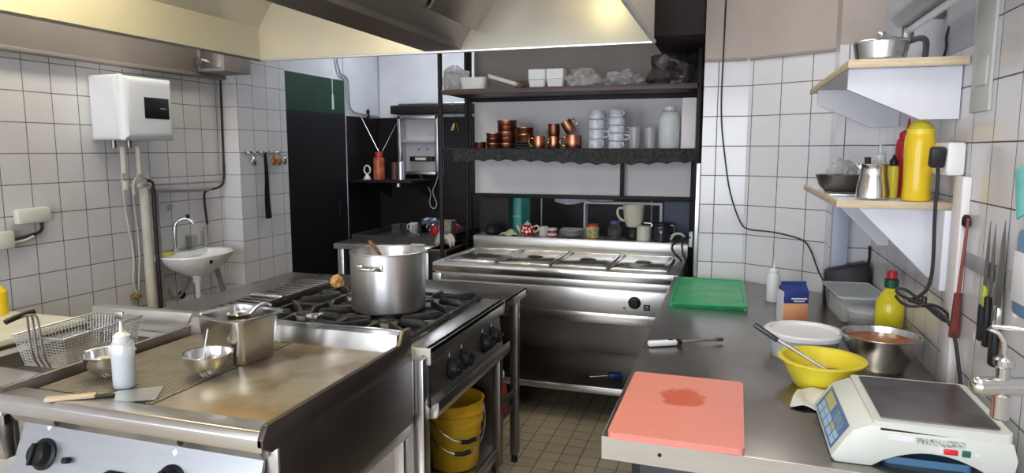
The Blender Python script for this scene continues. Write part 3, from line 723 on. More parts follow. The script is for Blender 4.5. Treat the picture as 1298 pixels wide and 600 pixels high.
# ------------------------------------------------------------------ bain marie
hxA, hxB, hyA, hyB = -1.69, -.245, 3.725, 4.40
bm_ = thing('bain_marie', 'long stainless bain marie counter with four lidded pans and an open shelf below', 'bain marie', (hxA, hyA, 0), math.radians(-.8))
W2 = hxB-hxA; D2 = hyB-hyA
tp_ = MB()
tp_.box(0, W2, 0, .065, .885, .900, .003); tp_.box(0, W2, D2-.06, D2, .885, .900, .002); tp_.box(0, .05, .06, D2-.05, .885, .9, .002); tp_.box(W2-.06, W2, .06, D2-.05, .885, .9, .002)
for k in range(1, 4): tp_.box(.05+.335*k-.008, .05+.335*k+.008, .06, D2-.05, .885, .898, .002)
tp_.build('counter_top', 'steel_x', bm_)
MB().box(0, W2, -.002, .012, .845, .893, .003).build('front_edge', 'steel_pol', bm_)
MB().box(.01, W2-.01, .012, D2-.01, .60, .862, .002).build('tank_body', 'steel_x', bm_)
MB().box(.06, W2-.02, .004, .013, .800, .842, .001).build('front_band', 'steel_x', bm_)
MB().box(.02, W2-.02, .002, .013, .663, .797, .002).build('control_panel', 'steel_x', bm_)
MB().box(.02, W2-.02, .005, .013, .602, .660, .001).build('lower_band', 'steel_pol', bm_)
MB().box(0, W2, D2-.012, D2+.006, .90, .985, .003).box(0, W2, D2-.012, D2+.21, .972, .984, .002).build('splash_back', 'steel_x', bm_)
knob(bm_, (1.215, .003, .733), (PI/2, 0, 0), .028)
MB().box(1.265, 1.300, -.004, .004, .694, .728, .003).build('rocker_switch', 'black', bm_)
MB().box(1.272, 1.293, -.008, -.002, .700, .722, .002).build('switch_key', mat('green_switch', (.03, .16, .1), .3), bm_)
MB().cyl((0, 0, 0), .008, .006, (PI/2, 0, 0), 14).build('pilot_light', mat('amber_lens', (.25, .22, .05), .3), bm_, (1.16, .003, .70))
MB().box(.11, .17, .003, .005, .817, .829).build('name_plate', 'grey_pl', bm_)
MB().box(.0, .055, -.003, .004, .62, .835, .001).build('end_plate', 'steel', bm_)
MB().box(.02, W2-.02, D2-.03, D2-.02, .20, .60).build('rear_panel', 'steel_dark', bm_)
MB().box(.02, .03, .02, D2-.02, .20, .60).box(W2-.03, W2-.02, .02, D2-.02, .20, .60).build('side_panels', 'steel_dark', bm_)
MB().box(.01, W2-.01, .0, D2-.02, .218, .232, .002).box(.01, W2-.01, 0, .012, .19, .232, .002).build('low_shelf', 'steel_dark', bm_)
MB().box(.01, W2-.01, -.002, .001, .192, .231, .001).build('shelf_edge', 'steel_pol', bm_)
for (lx, ly) in ((.03, .03), (W2-.06, .03), (.03, D2-.06), (W2-.06, D2-.06)):
    MB().cyl((lx, ly, 0), .022, .195, seg=16).build('foot', 'steel', bm_)
    MB().box(lx-.02, lx+.02, ly-.02, ly+.02, .23, .605, .003).build('leg', 'steel', bm_)
lid_lab = ['leftmost steel pan lid on the bain marie', 'second steel pan lid from the left on the bain marie', 'third steel pan lid from the left on the bain marie', 'rightmost steel pan lid on the bain marie']
for k in range(4):
    l = thing('pan_lid', lid_lab[k], 'lid', (hxA+.055+.335*k+.162, hyA+.058+.265-.012*k*.4, .9015), 0, 'pan lids on the bain marie')
    lw, ld = .160, .262
    lm = MB().box(-lw, lw, -ld, ld, 0, .004, .0015)
    for (a, c, e, f) in ((-lw, lw, -ld, -ld+.012), (-lw, lw, ld-.012, ld), (-lw, -lw+.012, -ld, ld), (lw-.012, lw, -ld, ld)): lm.box(a, c, e, f, .003, .011, .003)
    lm.box(-lw+.03, lw-.03, -ld+.035, ld-.035, .003, .008, .004)
    lm.build('lid_plate', 'steel_pol', l)
    MB().lathe([(0, .0085), (.048, .0085), (.05, .0095), (.03, .0105), (0, .0105)], (0, 0, 0), 28, sy=1.0).build('grip_recess', 'steel_dark_refl', l)
    MB().tube([(-.04, 0, .010), (-.03, 0, .015), (.03, 0, .015), (.04, 0, .010)], .004, 8, smooth=1).build('handle', 'steel_dark', l)
bl = thing('blue_scrubber', 'small blue brush lying on the shelf under the bain marie', 'brush', (-.60, 3.89, .2335), .3)
MB().box(-.04, .04, -.03, .03, 0, .035, .01).build('brush_head', mat('deep_blue_plastic', (.012, .03, .14), .4), bl)
MB().tube([(-.04, 0, .015), (-.09, .0, .012), (-.15, 0, .008)], .004, 8).build('handle', 'steel_pol', bl)

# ------------------------------------------------------------------ shelf rack over it
rk = thing('wall_shelf_rack', 'black metal shelf rack with two long shelves above the bain marie', 'shelf rack', (0, 0, 0))
RX0, RX1, RY0, RY1 = -1.79, -.185, 4.10, 4.56
for (px_, py_, z0_) in ((RX0, RY0, 0.0), (RX0, RY1, 0), (RX1, RY0, 1.0), (RX1, RY1, 1.0)):
    MB().box(px_-.012, px_+.012, py_-.012, py_+.012, z0_, 2.5, .002).build('upright', 'frame', rk)
MB().box(RX0, RX1, RY0, RY1, 1.925, 1.945, .002).box(RX0-.005, RX1, RY0-.012, RY0+.0, 1.918, 1.95, .002).build('upper_shelf', mat('brown_shelf_board', (.085, .055, .05), .4, 0, .12, 6), rk)
MB().box(RX0, RX1, RY1-.01, RY1+.01, 1.90, 1.95, .002).build('rear_rail', 'frame', rk)
MB().box(RX0, RX1, RY0, RY1, 1.555, 1.572, .002).box(RX0, RX1, RY0-.01, RY0, 1.545, 1.578, .002).build('lower_shelf', 'frame', rk)
MB().box(RX0+.1, RX1-.0, RY1+.012, RY1+.03, 1.235, 1.262, .002).build('bottom_rail', 'frame', rk)
MB().box(-.70, -.675, RY1+.005, RY1+.03, 1.262, 1.555, .002).build('middle_bar', 'frame', rk)
MB().box(RX0, RX0+.03, RY1+.0, RY1+.03, 1.0, 2.5, .002).build('side_strip', 'frame', rk)
MB().box(RX1-.06, RX1-.012, RY1+.02, RY1+.04, 1.0, 2.3, .002).build('side_strip', 'frame', rk)
def lace(u, v):
    x = RX0+.09+u*(RX1-RX0-.09)
    dz = .085-.012*abs(math.sin(u*46))-.01*math.sin(u*7)
    return (x, RY0-.016+.006*math.sin(u*60)*v, 1.572-v*dz)
tag(MB().sheet(lace, 160, 6, .0015).build('shelf_valance', 'cloth_g'), 'dark patterned cloth valance hanging from the lower rack shelf', 'cloth')
# edge strip beside the rack, on the tiled corner
struct(MB().box(-.168, -.147, 3.672, 3.70, .905, 1.50, .002).build('trim_11', 'alum'))

# upper shelf contents, left to right
UZ = 1.946; LZ = 1.573
o = thing('cup_bag', 'clear bag of stacked plastic cups at the left end of the upper rack shelf', 'bag', (-1.765, 4.30, UZ))
for k in range(4): MB().lathe([(0, 0), (.028, 0), (.035, .14), (.033, .14), (.026, .004), (0, .004)], seg=16).build('cup_stack', 'frost', o, (-.05+.036*k, .02*(k % 2), .002))
MB().blob((0, 0, .075), (.095, .07, .105), .18, 2, sub=3).build('film', 'film', o)
tag(MB().tray(-.092, .092, -.08, .08, 0, .085, .005, .035, taper=.82, seg=8).build('white_dish', 'ceramic', None, (-1.605, 4.25, UZ)), 'white square ceramic dish on the upper rack shelf beside the bag of cups', 'dish')
o = tag(MB().tray(-.11, .11, -.08, .08, 0, .022, .004, .02, taper=.9).build('foam_tray', 'foam', None, (-1.40, 4.25, UZ+.052), (0, math.radians(17), 0)), 'white foam tray leaning at a tilt on the upper rack shelf', 'tray')
bxx = tag(MB().box(-.07, .07, -.05, .05, 0, .075, .002).build('cardboard_box', mat('brown_cardboard', (.16, .11, .06), .8, 0, .08, 9), None, (-1.30, 4.42, UZ)), 'small brown cardboard box behind the tilted foam tray', 'box')
foam0 = None
k_ = 0
for (dx, dz, lab) in ((-.058, 0, 'lower left of four white foam cartons on the upper rack shelf'), (.058, 0, 'lower right of four white foam cartons on the upper rack shelf'), (-.058, .062, 'upper left of four white foam cartons on the upper rack shelf'), (.058, .062, 'upper right of four white foam cartons on the upper rack shelf')):
    c = MB().vbox(-.056, .056, -.06, .06, 0, .06, .012, taper=.80 if dz == 0 else 1)
    tag(c.build('foam_carton', 'foam', None, (-1.118+dx, 4.25, UZ+dz)), lab, 'carton', 'foam cartons')
def bag(name, loc, sz, m, lab, seed, inner=None):
    o = thing(name, lab, 'bag', loc)
    MB().blob((0, 0, sz[2]*.6), sz, .35, seed, sub=4, freq=2.2).build('film', m, o)
    if inner: inner(o)
    return o
def lids(o):
    for k in range(4): MB().lathe([(0, 0), (.06, 0), (.062, .006), (0, .008)], (0, 0, .012+.014*k), 24).build('plastic_lid', 'frost', o)
def bowls(o):
    for k in range(3): MB().lathe([(0, 0), (.045, 0), (.08, .03), (.078, .03), (.043, .003), (0, .003)], (0, 0, .008+.012*k), 24).build('plastic_bowl', 'frost', o)
bag('clear_film_bag', (-.90, 4.28, UZ), (.105, .08, .075), 'film', 'peaked clear bag of lids right of the white foam cartons', 4, lids)
bag('clear_film_bag', (-.655, 4.28, UZ), (.11, .085, .065), 'film', 'low clear bag of plastic bowls between the lids and the big dark bag', 6, bowls)
bag('dark_plastic_bag', (-.34, 4.30, UZ), (.155, .11, .135), 'film_dark', 'big dark crumpled plastic bag at the right end of the upper rack shelf', 9)

# lower shelf: copper ware
def copper_dish(loc, r, h, lab, m='copper', grp='copper dishes on the lower rack shelf'):
    return tag(MB().lathe([(0, 0), (r*.86, 0), (r*.9, .003), (r*.97, h-.006), (r, h-.004), (r, h), (r*.95, h), (r*.88, .005), (0, .004)], seg=32).build('copper_dish', m, None, loc), lab, 'dish', grp)
copper_dish((-1.575, 4.25, LZ), .042, .048, 'small copper dish standing alone at the left of the copper ware')
for k, w in enumerate(('bottom', 'middle', 'top')):
    copper_dish((-1.475, 4.23, LZ+.033*k), .048, .038, '%s copper dish of the short stack of three beside the lone small dish' % w, 'copper' if k != 1 else 'copper_dark')
ords = ('bottom', 'second', 'third', 'fourth', 'fifth')
for k in range(5):
    copper_dish((-1.405, 4.30, LZ+.037*k), .067-.002*(k % 2), .040, '%s copper dish counted upward in the tallest dark copper stack' % ords[k], 'copper_dark' if k % 2 else 'copper')
for k in range(3):
    tag(MB().lathe([(0, 0), (.05, 0), (.07, .010), (.072, .012), (.068, .012), (.05, .004), (0, .003)], seg=28).build('metal_plate', 'steel_dark', None, (-1.27, 4.24, LZ+.016*k)), '%s dark metal plate beneath the copper dishes in mid shelf' % ('bottom', 'middle', 'top')[k], 'plate', 'dark plates under copper dishes')
for k in range(2):
    copper_dish((-1.265, 4.24, LZ+.047+.044*k), .058, .048, '%s bright copper dish stacked on the dark metal plates' % ('lower', 'upper')[k])
def mug(loc, r, h, m, lab, grp, rz, cat='mug', name='copper_mug', hm=None, rot=None):
    o = thing(name, lab, cat, loc, rz, grp)
    if rot: o.rotation_euler = rot
    MB().lathe([(0, 0), (r*.86, 0), (r*.98, h*.12), (r, h*.5), (r*.96, h), (r*.92, h), (r*.94, h*.5), (r*.88, .005), (0, .004)], seg=28).build('cup', m, o)
    MB().tube([(r*.93, 0, h*.82), (r*1.35, 0, h*.86), (r*1.62, 0, h*.62), (r*1.5, 0, h*.3), (r*.93, 0, h*.2)], r*.09, 8, smooth=2).build('handle', hm or m, o)
    return o
mg = 'copper mugs on the lower rack shelf'
mug((-1.165, 4.22, LZ), .040, .082, 'copper', 'leftmost copper mug standing on the rack shelf', mg, math.radians(200), hm='brass')
mug((-1.085, 4.29, LZ), .040, .082, 'copper', 'second copper mug from the left standing on the rack shelf', mg, math.radians(250), hm='brass')
mug((-.945, 4.23, LZ), .052, .088, 'copper', 'widest copper mug, beneath the tilted one', mg, math.radians(195), hm='brass')
mug((-1.085, 4.29, LZ+.083), .038, .078, 'copper_dark', 'dark copper mug perched on top of the second mug', mg, math.radians(230), hm='brass')
mug((-.955, 4.23, LZ+.105), .036, .082, 'copper', 'tilted copper mug lying on top of the widest one', mg, 0, hm='brass', rot=(0, math.radians(-32), math.radians(20)))
for s, (sx, n, w) in enumerate(((-.80, 4, 'left'), (-.675, 5, 'right'))):
    for k in range(n):
        hh = .240/n
        mug((sx, 4.24, LZ+k*hh), .052, hh-.001, 'cup_grey', '%s white cup of the %s stack of white cups' % (ords[k] if k else 'lowest', w), 'stacked white cups', math.radians(-50+37*((k*5) % 4)), name='white_cup')
def tumbler(loc, r, h, lab, grp=None):
    return tag(MB().lathe([(0, 0), (r*.85, 0), (r, h), (r*.94, h), (r*.80, .008), (0, .008)], seg=28).build('drinking_glass', 'tumbler', None, loc), lab, 'glass', grp)
tumbler((-.565, 4.24, LZ), .038, .135, 'taller clear glass beside the white cups on the rack', 'rack glasses')
tumbler((-.472, 4.24, LZ), .036, .130, 'clear glass between the taller glass and the frosted bottle', 'rack glasses')
o = thing('frosted_bottle', 'large frosted plastic bottle with white cap on the lower rack shelf', 'bottle', (-.362, 4.26, LZ))
MB().lathe([(0, 0), (.058, 0), (.063, .008), (.063, .19), (.05, .222), (.034, .23), (0, .23)], seg=32).build('bottle_body', 'frost', o)
MB().cyl((0, 0, .228), .034, .028, bev=.003).build('cap', 'white_pl', o)
tag(MB().vbox(-.042, .042, -.05, .05, 0, .30, .006).build('white_carton', 'white_panel', None, (-.245, 4.24, LZ)), 'tall plain white carton at the right end of the lower rack shelf', 'carton')
# brass bell on a cord at the left of the rack
o = thing('brass_bell', 'small brass bell hanging from a cord beside the rack', 'bell', (-1.80, 4.36, 1.70))
MB().lathe([(0, .05), (.012, .048), (.018, .03), (.026, .005), (.029, 0), (.026, .002), (0, .035)], seg=24).build('bell_body', 'brass', o)
MB().tube([(0, 0, .05), (.0, .01, .12), (-.02, .06, .16), (-.05, .10, .20)], .002, 6, smooth=1).build('cord', 'rubber', o)

# ------------------------------------------------------------------ objects on the ledge behind the bain marie
EZ = .985
ey = 4.50
def X_(px): return -1.4897+(px-620)*.0053   # px kept as a plain spacing helper along the ledge
o = thing('black_kettle', 'black rounded kettle at the left end of the ledge', 'kettle', (-1.575, 4.49, EZ), .4)
MB().lathe([(0, 0), (.045, 0), (.056, .015), (.056, .035), (.04, .062), (.012, .07), (0, .07)], seg=28).build('kettle_body', 'black', o)
MB().tube([(-.05, 0, .05), (-.035, 0, .085), (.035, 0, .085), (.05, 0, .05)], .005, 8, smooth=2).build('handle', 'black', o)
o = tag(MB().sheet(lambda u, v: (-.06+.12*u, -.05+.10*v, .03*math.sin(u*PI)*math.sin(v*PI)+.006*math.sin(u*9+v*5)+.002), 14, 10, .003).build('folded_napkin', mat('pale_green_cloth', (.50, .60, .42), .9, 0, .05, 20, bump=.2), None, (-1.44, 4.48, EZ)), 'pale green napkin on the ledge left of the polka dot teapot', 'napkin')
o = thing('teapot', 'red polka dot teapot with cream lid knob, spout and handle', 'teapot', (-1.315, 4.48, EZ), math.radians(0))
MB().lathe([(0, 0), (.036, 0), (.052, .018), (.054, .04), (.042, .066), (.026, .076), (0, .076)], seg=32).build('teapot_body', 'polka', o)
MB().lathe([(0, .076), (.026, .076), (.02, .084), (.006, .088), (.008, .098), (0, .102)], seg=20).build('lid', 'cream_pl', o)
MB().tube([(.045, 0, .062), (.075, 0, .072), (.08, 0, .04), (.048, 0, .02)], .006, 8, smooth=2).build('handle', 'cream_pl', o)
MB().tube([(-.045, 0, .02), (-.066, 0, .045), (-.078, 0, .068)], [.011, .006], 10).build('spout', 'cream_pl', o)
mug((-1.205, 4.50, EZ), .034, .062, 'cream_pl', 'cream cup between the polka dot teapot and the striped cup', 'ledge cups', math.radians(20), name='cream_cup')
mug((-1.135, 4.46, EZ), .034, .058, 'stripes', 'red and white striped cup on the ledge', 'ledge cups', math.radians(150), name='striped_cup')
for k in range(4):
    tag(MB().lathe([(0, 0), (.045, 0), (.082, .012), (.084, .014), (.08, .014), (.044, .004), (0, .003)], seg=32).build('saucer', 'ceramic' if k != 2 else 'cream_pl', None, (-1.01, 4.50, EZ+.012*k)), '%s plate of the low stack between striped cup and red-lidded jar' % ('bottom', 'second', 'third', 'top')[k], 'plate', 'plates on the ledge')
o = thing('jar', 'glass jar of pale relish with a red lid on the ledge', 'jar', (-.868, 4.50, EZ))
MB().lathe([(0, 0), (.042, 0), (.046, .008), (.046, .065), (.036, .078), (0, .078)], seg=28).build('jar_body', mat('pale_relish', (.52, .42, .22), .3, 0, .3, 60), o)
MB().cyl((0, 0, .076), .042, .018, bev=.003).build('lid', 'red_pl', o)
o = thing('glass_jar', 'clear glass jar with purple-blue lid beside the blender', 'jar', (-.715, 4.48, EZ))
MB().lathe([(0, 0), (.044, 0), (.047, .008), (.045, .07), (.03, .09), (.03, .10), (0, .10)], seg=28).build('jar_body', 'glass', o)
MB().lathe([(0, .004), (.04, .004), (.042, .03), (0, .034)], seg=24).build('contents', 'white_food', o)
MB().cyl((0, 0, .098), .033, .022, bev=.003).build('lid', mat('purple_lid', (.12, .10, .28), .4), o)
o = thing('blender', 'blender with a big cream jug standing on a dark base', 'blender', (-.60, 4.54, EZ), math.radians(0))
MB().lathe([(0, 0), (.05, 0), (.055, .01), (.045, .06), (.036, .075), (0, .075)], seg=28).build('motor_base', 'black', o)
MB().lathe([(0, .078), (.045, .078), (.062, .12), (.072, .22), (.074, .225), (.068, .222), (.056, .12), (0, .084)], seg=32).build('jug', 'cream_pl', o)
MB().tube([(-.066, 0, .20), (-.105, 0, .20), (-.11, 0, .16), (-.085, 0, .12), (-.058, 0, .115)], .008, 8, smooth=2).build('jug_handle', 'cream_pl', o)
o = thing('enamel_canister', 'cream canister standing right of the blender base', 'canister', (-.525, 4.475, EZ))
MB().lathe([(0, 0), (.045, 0), (.045, .085), (.047, .087), (.047, .093), (0, .094)], seg=28).build('canister_body', 'cream_pl', o)
MB().tube([(.044, 0, .085), (.058, 0, .10), (.044, 0, .112), (.0, 0, .112)], .004, 6, smooth=2).build('lid_clip', 'steel_pol', o)
o = thing('coffee_pot', 'dark glass coffee pot at the right end of the ledge', 'coffee pot', (-.41, 4.48, EZ))
MB().lathe([(0, 0), (.05, 0), (.056, .02), (.052, .08), (.045, .10), (0, .10)], seg=28).build('pot_body', mat('dark_glass', (.02, .025, .035), .05), o)
MB().cyl((0, 0, .10), .052, .018, bev=.003).build('lid', 'black', o)
MB().tube([(.048, 0, .10), (.082, 0, .10), (.085, 0, .05), (.054, 0, .03)], .006, 8, smooth=2).build('handle', 'steel_dark', o)
# socket box and cables right end
o = thing('socket_box', 'white socket box fixed above the right end of the bain marie', 'socket', (-.185, 4.36, 1.02))
MB().box(-.045, .03, -.03, .02, -.05, .045, .006).build('box_body', 'white_pl', o)
tag(MB().tube([(-.23, 4.34, 1.02), (-.30, 4.32, 1.01), (-.335, 4.28, .97), (-.30, 4.24, .93), (-.25, 4.18, .90), (-.225, 4.14, .70), (-.222, 4.1, .3)], .007, 8, smooth=3).build('black_power_cable', 'rubber'), 'black power cable dropping from the socket box behind the bain marie', 'cable')
tag(MB().tube([(-.22, 4.335, 1.03), (-.26, 4.31, 1.035), (-.27, 4.27, .96), (-.228, 4.22, .88), (-.215, 4.18, .6)], .006, 8, smooth=3).build('thin_black_cable', 'rubber'), 'second black cable curling below the socket box', 'cable')
tag(MB().tube([(-.35, 4.47, .995), (-.33, 4.46, 1.035), (-.28, 4.45, 1.04), (-.25, 4.46, .997)], .008, 8, smooth=3).build('white_cable_loop', 'cream_pl'), 'cream cable loop on the ledge by the socket box', 'cable')

# ------------------------------------------------------------------ seen through the serving hatch
o = thing('teal_crate', 'teal plastic crate standing on end inside the serving hatch', 'crate', (-1.50, 4.86, .93))
MB().tray(-.06, .06, -.12, .12, 0, .34, .006, .01).build('crate_body', 'teal', o)
MB().box(-.06, .06, -.128, -.12, .15, .165, .002).box(-.06, .06, -.128, -.12, .32, .335, .002).build('crate_rib', mat('light_teal_plastic', (.25, .62, .55), .4), o)
cnt = thing('hatch_counter', 'dark counter on the far side of the serving hatch', 'counter', (-.95, 5.0, 0))
MB().box(-.65, .80, -.24, .3, .88, .92, .004).build('counter_top', 'frame', cnt); MB().box(-.62, .78, -.20, .28, 0, .88).build('base', 'black', cnt)
o = thing('hanging_rail', 'thin metal rail behind the hatch with laundry on it', 'rail', (-.95, 5.15, 0))
MB().tube([(-.45, 0, 1.205), (.40, 0, 1.205)], .006, 8).build('rail_bar', 'steel', o)
MB().tube([(-.45, 0, 1.205), (-.45, 0, .921)], .006, 8).tube([(.40, 0, 1.205), (.40, 0, .921)], .006, 8).build('rail_post', 'steel', o)
def drape(w, l, s):
    def f(u, v):
        return (-w/2+w*u, .012*math.sin(u*9+s)*v, -l*v*(.6+.4*math.sin(u*PI+s*.2)))
    return f
tag(MB().sheet(drape(.26, .07, 1), 20, 8, .004).build('hanging_cloth', mat('pale_lilac_cloth', (.58, .58, .66), .9, 0, .06, 20), None, (-1.16, 5.13, 1.222)), 'pale cloth hanging in the hatch above the striped cup', 'cloth')
tag(MB().lathe([(0, 0), (.06, 0), (.1, .012), (0, .014)], seg=24, sy=.7).build('white_platter', 'ceramic', None, (-.90, 4.99, 1.1885)), 'white oval platter high inside the serving hatch', 'platter')
tag(MB().box(-.22, .34, -.01, .09, 0, .012, .002).box(-.22, -.21, -.01, .09, -.256, 0).box(.33, .34, -.01, .09, -.256, 0).build('small_rack_shelf', 'white_pl', None, (-.80, 4.95, 1.176)), 'narrow metal shelf inside the serving hatch holding the platter', 'shelf')
tag(MB().box(-.08, .08, -.05, .05, 0, .075, .008).build('grey_tin', 'grey_pl', None, (-1.10, 4.90, .921)), 'grey tin on the counter behind the stacked plates', 'tin')

# ------------------------------------------------------------------ alcove: table, cabinet, wall shelf
o = thing('alcove_table', 'steel table with a raised dark basin top in the back alcove', 'table', (-2.72, 4.27, 0))
MB().box(0, .77, 0, .95, .86, .90, .004).build('table_top', 'steel', o)
MB().tray(.09, .80, .10, .90, .90, .955, .01, .01).build('basin_top', 'tray_d', o)
for (lx, ly) in ((.02, .02), (.70, .02), (.02, .88), (.70, .88)): MB().box(lx, lx+.05, ly, ly+.05, 0, .86, .004).build('leg', 'steel', o)
MB().box(.02, .75, .30, .93, .2, .86).build('rear_panel', 'black', o)
# dishes on it
rnd = random.Random(3)
def cup_plain(loc, r, h, m, lab, grp, rz=0): return mug(loc, r, h, m, lab, grp, rz, name='small_cup')
g_ = 'small glassware on the alcove table'
spots = [(-2.52, 4.86), (-2.42, 4.98), (-2.33, 4.84), (-2.24, 4.97), (-2.16, 4.84), (-2.10, 5.02), (-2.02, 4.88)]
mats_ = ['glass', 'ceramic', 'glass', 'steel_pol', 'red_pl', 'ceramic', 'red_pl']
labs = ['clear glass cup farthest left on the alcove table', 'white cup second from the left on the alcove table', 'clear glass cup near the middle of the alcove table', 'shiny metal cup in the middle of the alcove table', 'red cup left of the white one on the alcove table', 'white cup between two red cups on the alcove table', 'red cup farthest right on the alcove table']
for (x_, y_), mm, lb in zip(spots, mats_, labs):
    cup_plain((x_, y_, .9105), .036, .075, mm, lb, None, rnd.random()*6)
o = thing('black_wok', 'dark pan heaped with utensils on the alcove table', 'pan', (-2.32, 5.09, .9105))
MB().lathe([(0, 0), (.06, 0), (.13, .05), (.135, .055), (.128, .054), (.06, .006), (0, .006)], seg=32).build('pan_body', 'black', o)
MB().tube([(.12, 0, .05), (.18, 0, .085), (.23, 0, .10)], .007, 8).build('handle', 'black', o)
tag(MB().blob((0, 0, .03), (.08, .05, .035), .4, 5, sub=3).build('foil_ball', mat('blue_grey_foil', (.16, .20, .26), .3, .6, .2, 30, bump=.4), None, (-2.32, 5.09, .955)), 'crumpled grey foil heaped in the dark pan', 'foil')
tag(MB().box(-.05, .05, -.045, .045, 0, .17, .004).build('grey_canister', mat('grey_marbled_card', (.20, .17, .16), .6, 0, .3, 30), None, (-1.905, 4.46, .9025)), 'tall grey marbled box beside the rack upright', 'box') 
o = thing('small_side_cabinet', 'narrow dark cabinet between the alcove table and the bain marie', 'cabinet', (-1.94, 4.20, 0))
MB().box(0, .135, 0, .42, .05, .90, .004).build('body', 'black', o); MB().box(-.005, .14, -.005, .425, .885, .90, .002).build('top', 'brown', o); MB().box(.01, .125, 0.0, .4, 0, .05).build('plinth', 'black', o)
MB().box(.02, .115, -.012, 0, .12, .86, .003).build('door', 'black', o)
tag(MB().sheet(lambda u, v: (-.06+.12*u, -.05+.1*v, .075*math.sin(u*PI)**.7*(.6+.4*math.cos(v*5))+.02*math.sin(v*11+u*4)+.022), 14, 12, .002).build('crumpled_paper', 'paper', None, (-1.86, 4.31, .9025)), 'crumpled white paper beside the grey box near the rack', 'paper') 
tag(MB().box(-.05, .05, -.035, .035, 0, .008, .003).build('folded_paper', 'paper', None, (-2.08, 4.34, .9015), (0, 0, .2)), 'folded cream paper at the front right corner of the alcove table', 'paper')
# white cabinet
o = thing('fuse_cabinet', 'white open-fronted wall cabinet with fuses and switches', 'cabinet', (-2.70, 5.79, 1.345))
W3, H3 = .40, .53
MB().box(-W3/2, W3/2, -.012, -.002, 0, H3).build('back_plate', 'white_panel', o)
MB().box(-W3/2, -W3/2+.03, -.13, -.012, 0, H3, .003).box(W3/2-.03, W3/2, -.13, -.012, 0, H3, .003).box(-W3/2, W3/2, -.13, -.012, 0, .03, .003).box(-W3/2, W3/2, -.13, -.012, H3-.03, H3, .003).build('frame', 'alum', o)
MB().box(-W3/2+.03, W3/2-.03, -.10, -.012, .285, .31, .003).build('cross_bar', 'grey_pl', o)
MB().box(-.11, .12, -.075, -.012, .12, .165, .006).build('fuse_strip', 'black', o)
MB().box(-.05, .06, -.082, -.074, .13, .155, .002).build('fuse_label', 'cream_pl', o)
for s in (-.04, .05): MB().cyl((0, 0, 0), .009, .02, (PI/2, 0, 0), 12).build('indicator', mat('violet_lens', (.3, .3, .6), .3), o, (s, -.012, .23))
MB().box(.06, .16, -.03, -.012, .36, .44, .003).build('paper_note', 'foam', o)
o2 = tag(MB().box(-.25, .55, -.16, 0, 0, .075, .004).build('cabinet_canopy', 'frame', None, (-2.70, 5.79, 1.89)), 'black shelf board fixed right above the white fuse cabinet', 'shelf')
tag(MB().tube([(-2.93, 5.76, 1.985), (-2.2, 5.76, 1.985), (-1.95, 5.76, 1.98)], .010, 8).build('wall_conduit', 'alum'), 'thin grey conduit running over the black board of the alcove', 'pipe')
tag(MB().tube([(-2.72, 5.74, 1.34), (-2.66, 5.73, 1.27), (-2.60, 5.73, 1.18), (-2.63, 5.73, 1.08), (-2.58, 5.73, 1.02), (-2.54, 5.73, 1.08), (-2.60, 5.73, 1.19), (-2.55, 5.73, 1.27), (-2.52, 5.74, 1.42)], .005, 6, smooth=2).build('white_looped_cord', 'pipe_w'), 'white looped cord hanging beneath the fuse cabinet', 'cord')
# little wall shelf and what is on it
o = thing('alcove_wall_shelf', 'small dark wall shelf in the back alcove', 'shelf', (-2.84, 5.79, 1.288))
MB().box(-.305, .28, -.56, 0, 0, .022, .003).build('board', 'frame', o)
for s_x in (-.2, .2): MB().prism([(-.45, 0), (0, 0), (0, -.16)], 'x', s_x-.006, s_x+.006).build('bracket', 'frame', o)
MB().cyl((.13, -.50, -.036), .02, .036, bev=.004).build('hook_light', 'alum', o)
zz = 1.311
o = thing('desk_fan', 'tiny white round fan at the left of the alcove wall shelf', 'fan', (-3.035, 5.34, zz))
MB().lathe([(0, 0), (.035, 0), (.03, .015), (.01, .05), (0, .05)], seg=20).build('base', 'white_pl', o)
MB().tube([(.03*math.cos(a_*PI/8), 0, .085+.036*math.sin(a_*PI/8)) for a_ in range(16)], .008, 8, closed=True).build('ring', 'white_pl', o)
o = thing('spray_can', 'red and orange can in the middle of the alcove wall shelf', 'can', (-2.93, 5.36, zz))
MB().cyl((0, 0, 0), .048, .19, bev=.004).build('can_body', blotch('orange_can_print', (.62, .20, .06), (.45, .07, .04), 18, .42, .56, .4), o); MB().cyl((0, 0, .19), .034, .05, bev=.004).build('cap', 'red_pl', o)
tag(MB().cyl((0, 0, 0), .038, .155, bev=.004).build('steel_canister', 'alum', None, (-2.70, 5.33, zz)), 'silver canister at the right of the alcove wall shelf', 'canister')
tag(MB().cyl((0, 0, 0), .030, .15, bev=.004).build('brown_canister', 'brown', None, (-2.785, 5.38, zz)), 'brown canister left of the silver one on the alcove wall shelf', 'canister')
tag(MB().tube([(-3.145, 5.45, 1.86), (-2.935, 5.37, 1.555)], .0035, 6).build('guy_wire', 'alum'), 'left of two thin wires forming a V above the alcove wall shelf', 'wire', 'shelf wires')
tag(MB().tube([(-2.925, 5.785, 1.885), (-2.90, 5.37, 1.555)], .0035, 6).build('guy_wire', 'alum'), 'right of two thin wires forming a V above the alcove wall shelf', 'wire', 'shelf wires')
tag(MB().box(-.012, .012, -.01, .01, 0, .10, .003).box(-.012, .045, -.01, .01, 0, .012, .003).build('wall_hook', 'frame', None, (-3.135, 5.56, 1.83)), 'small black hook on the white plaster of the alcove', 'hook')
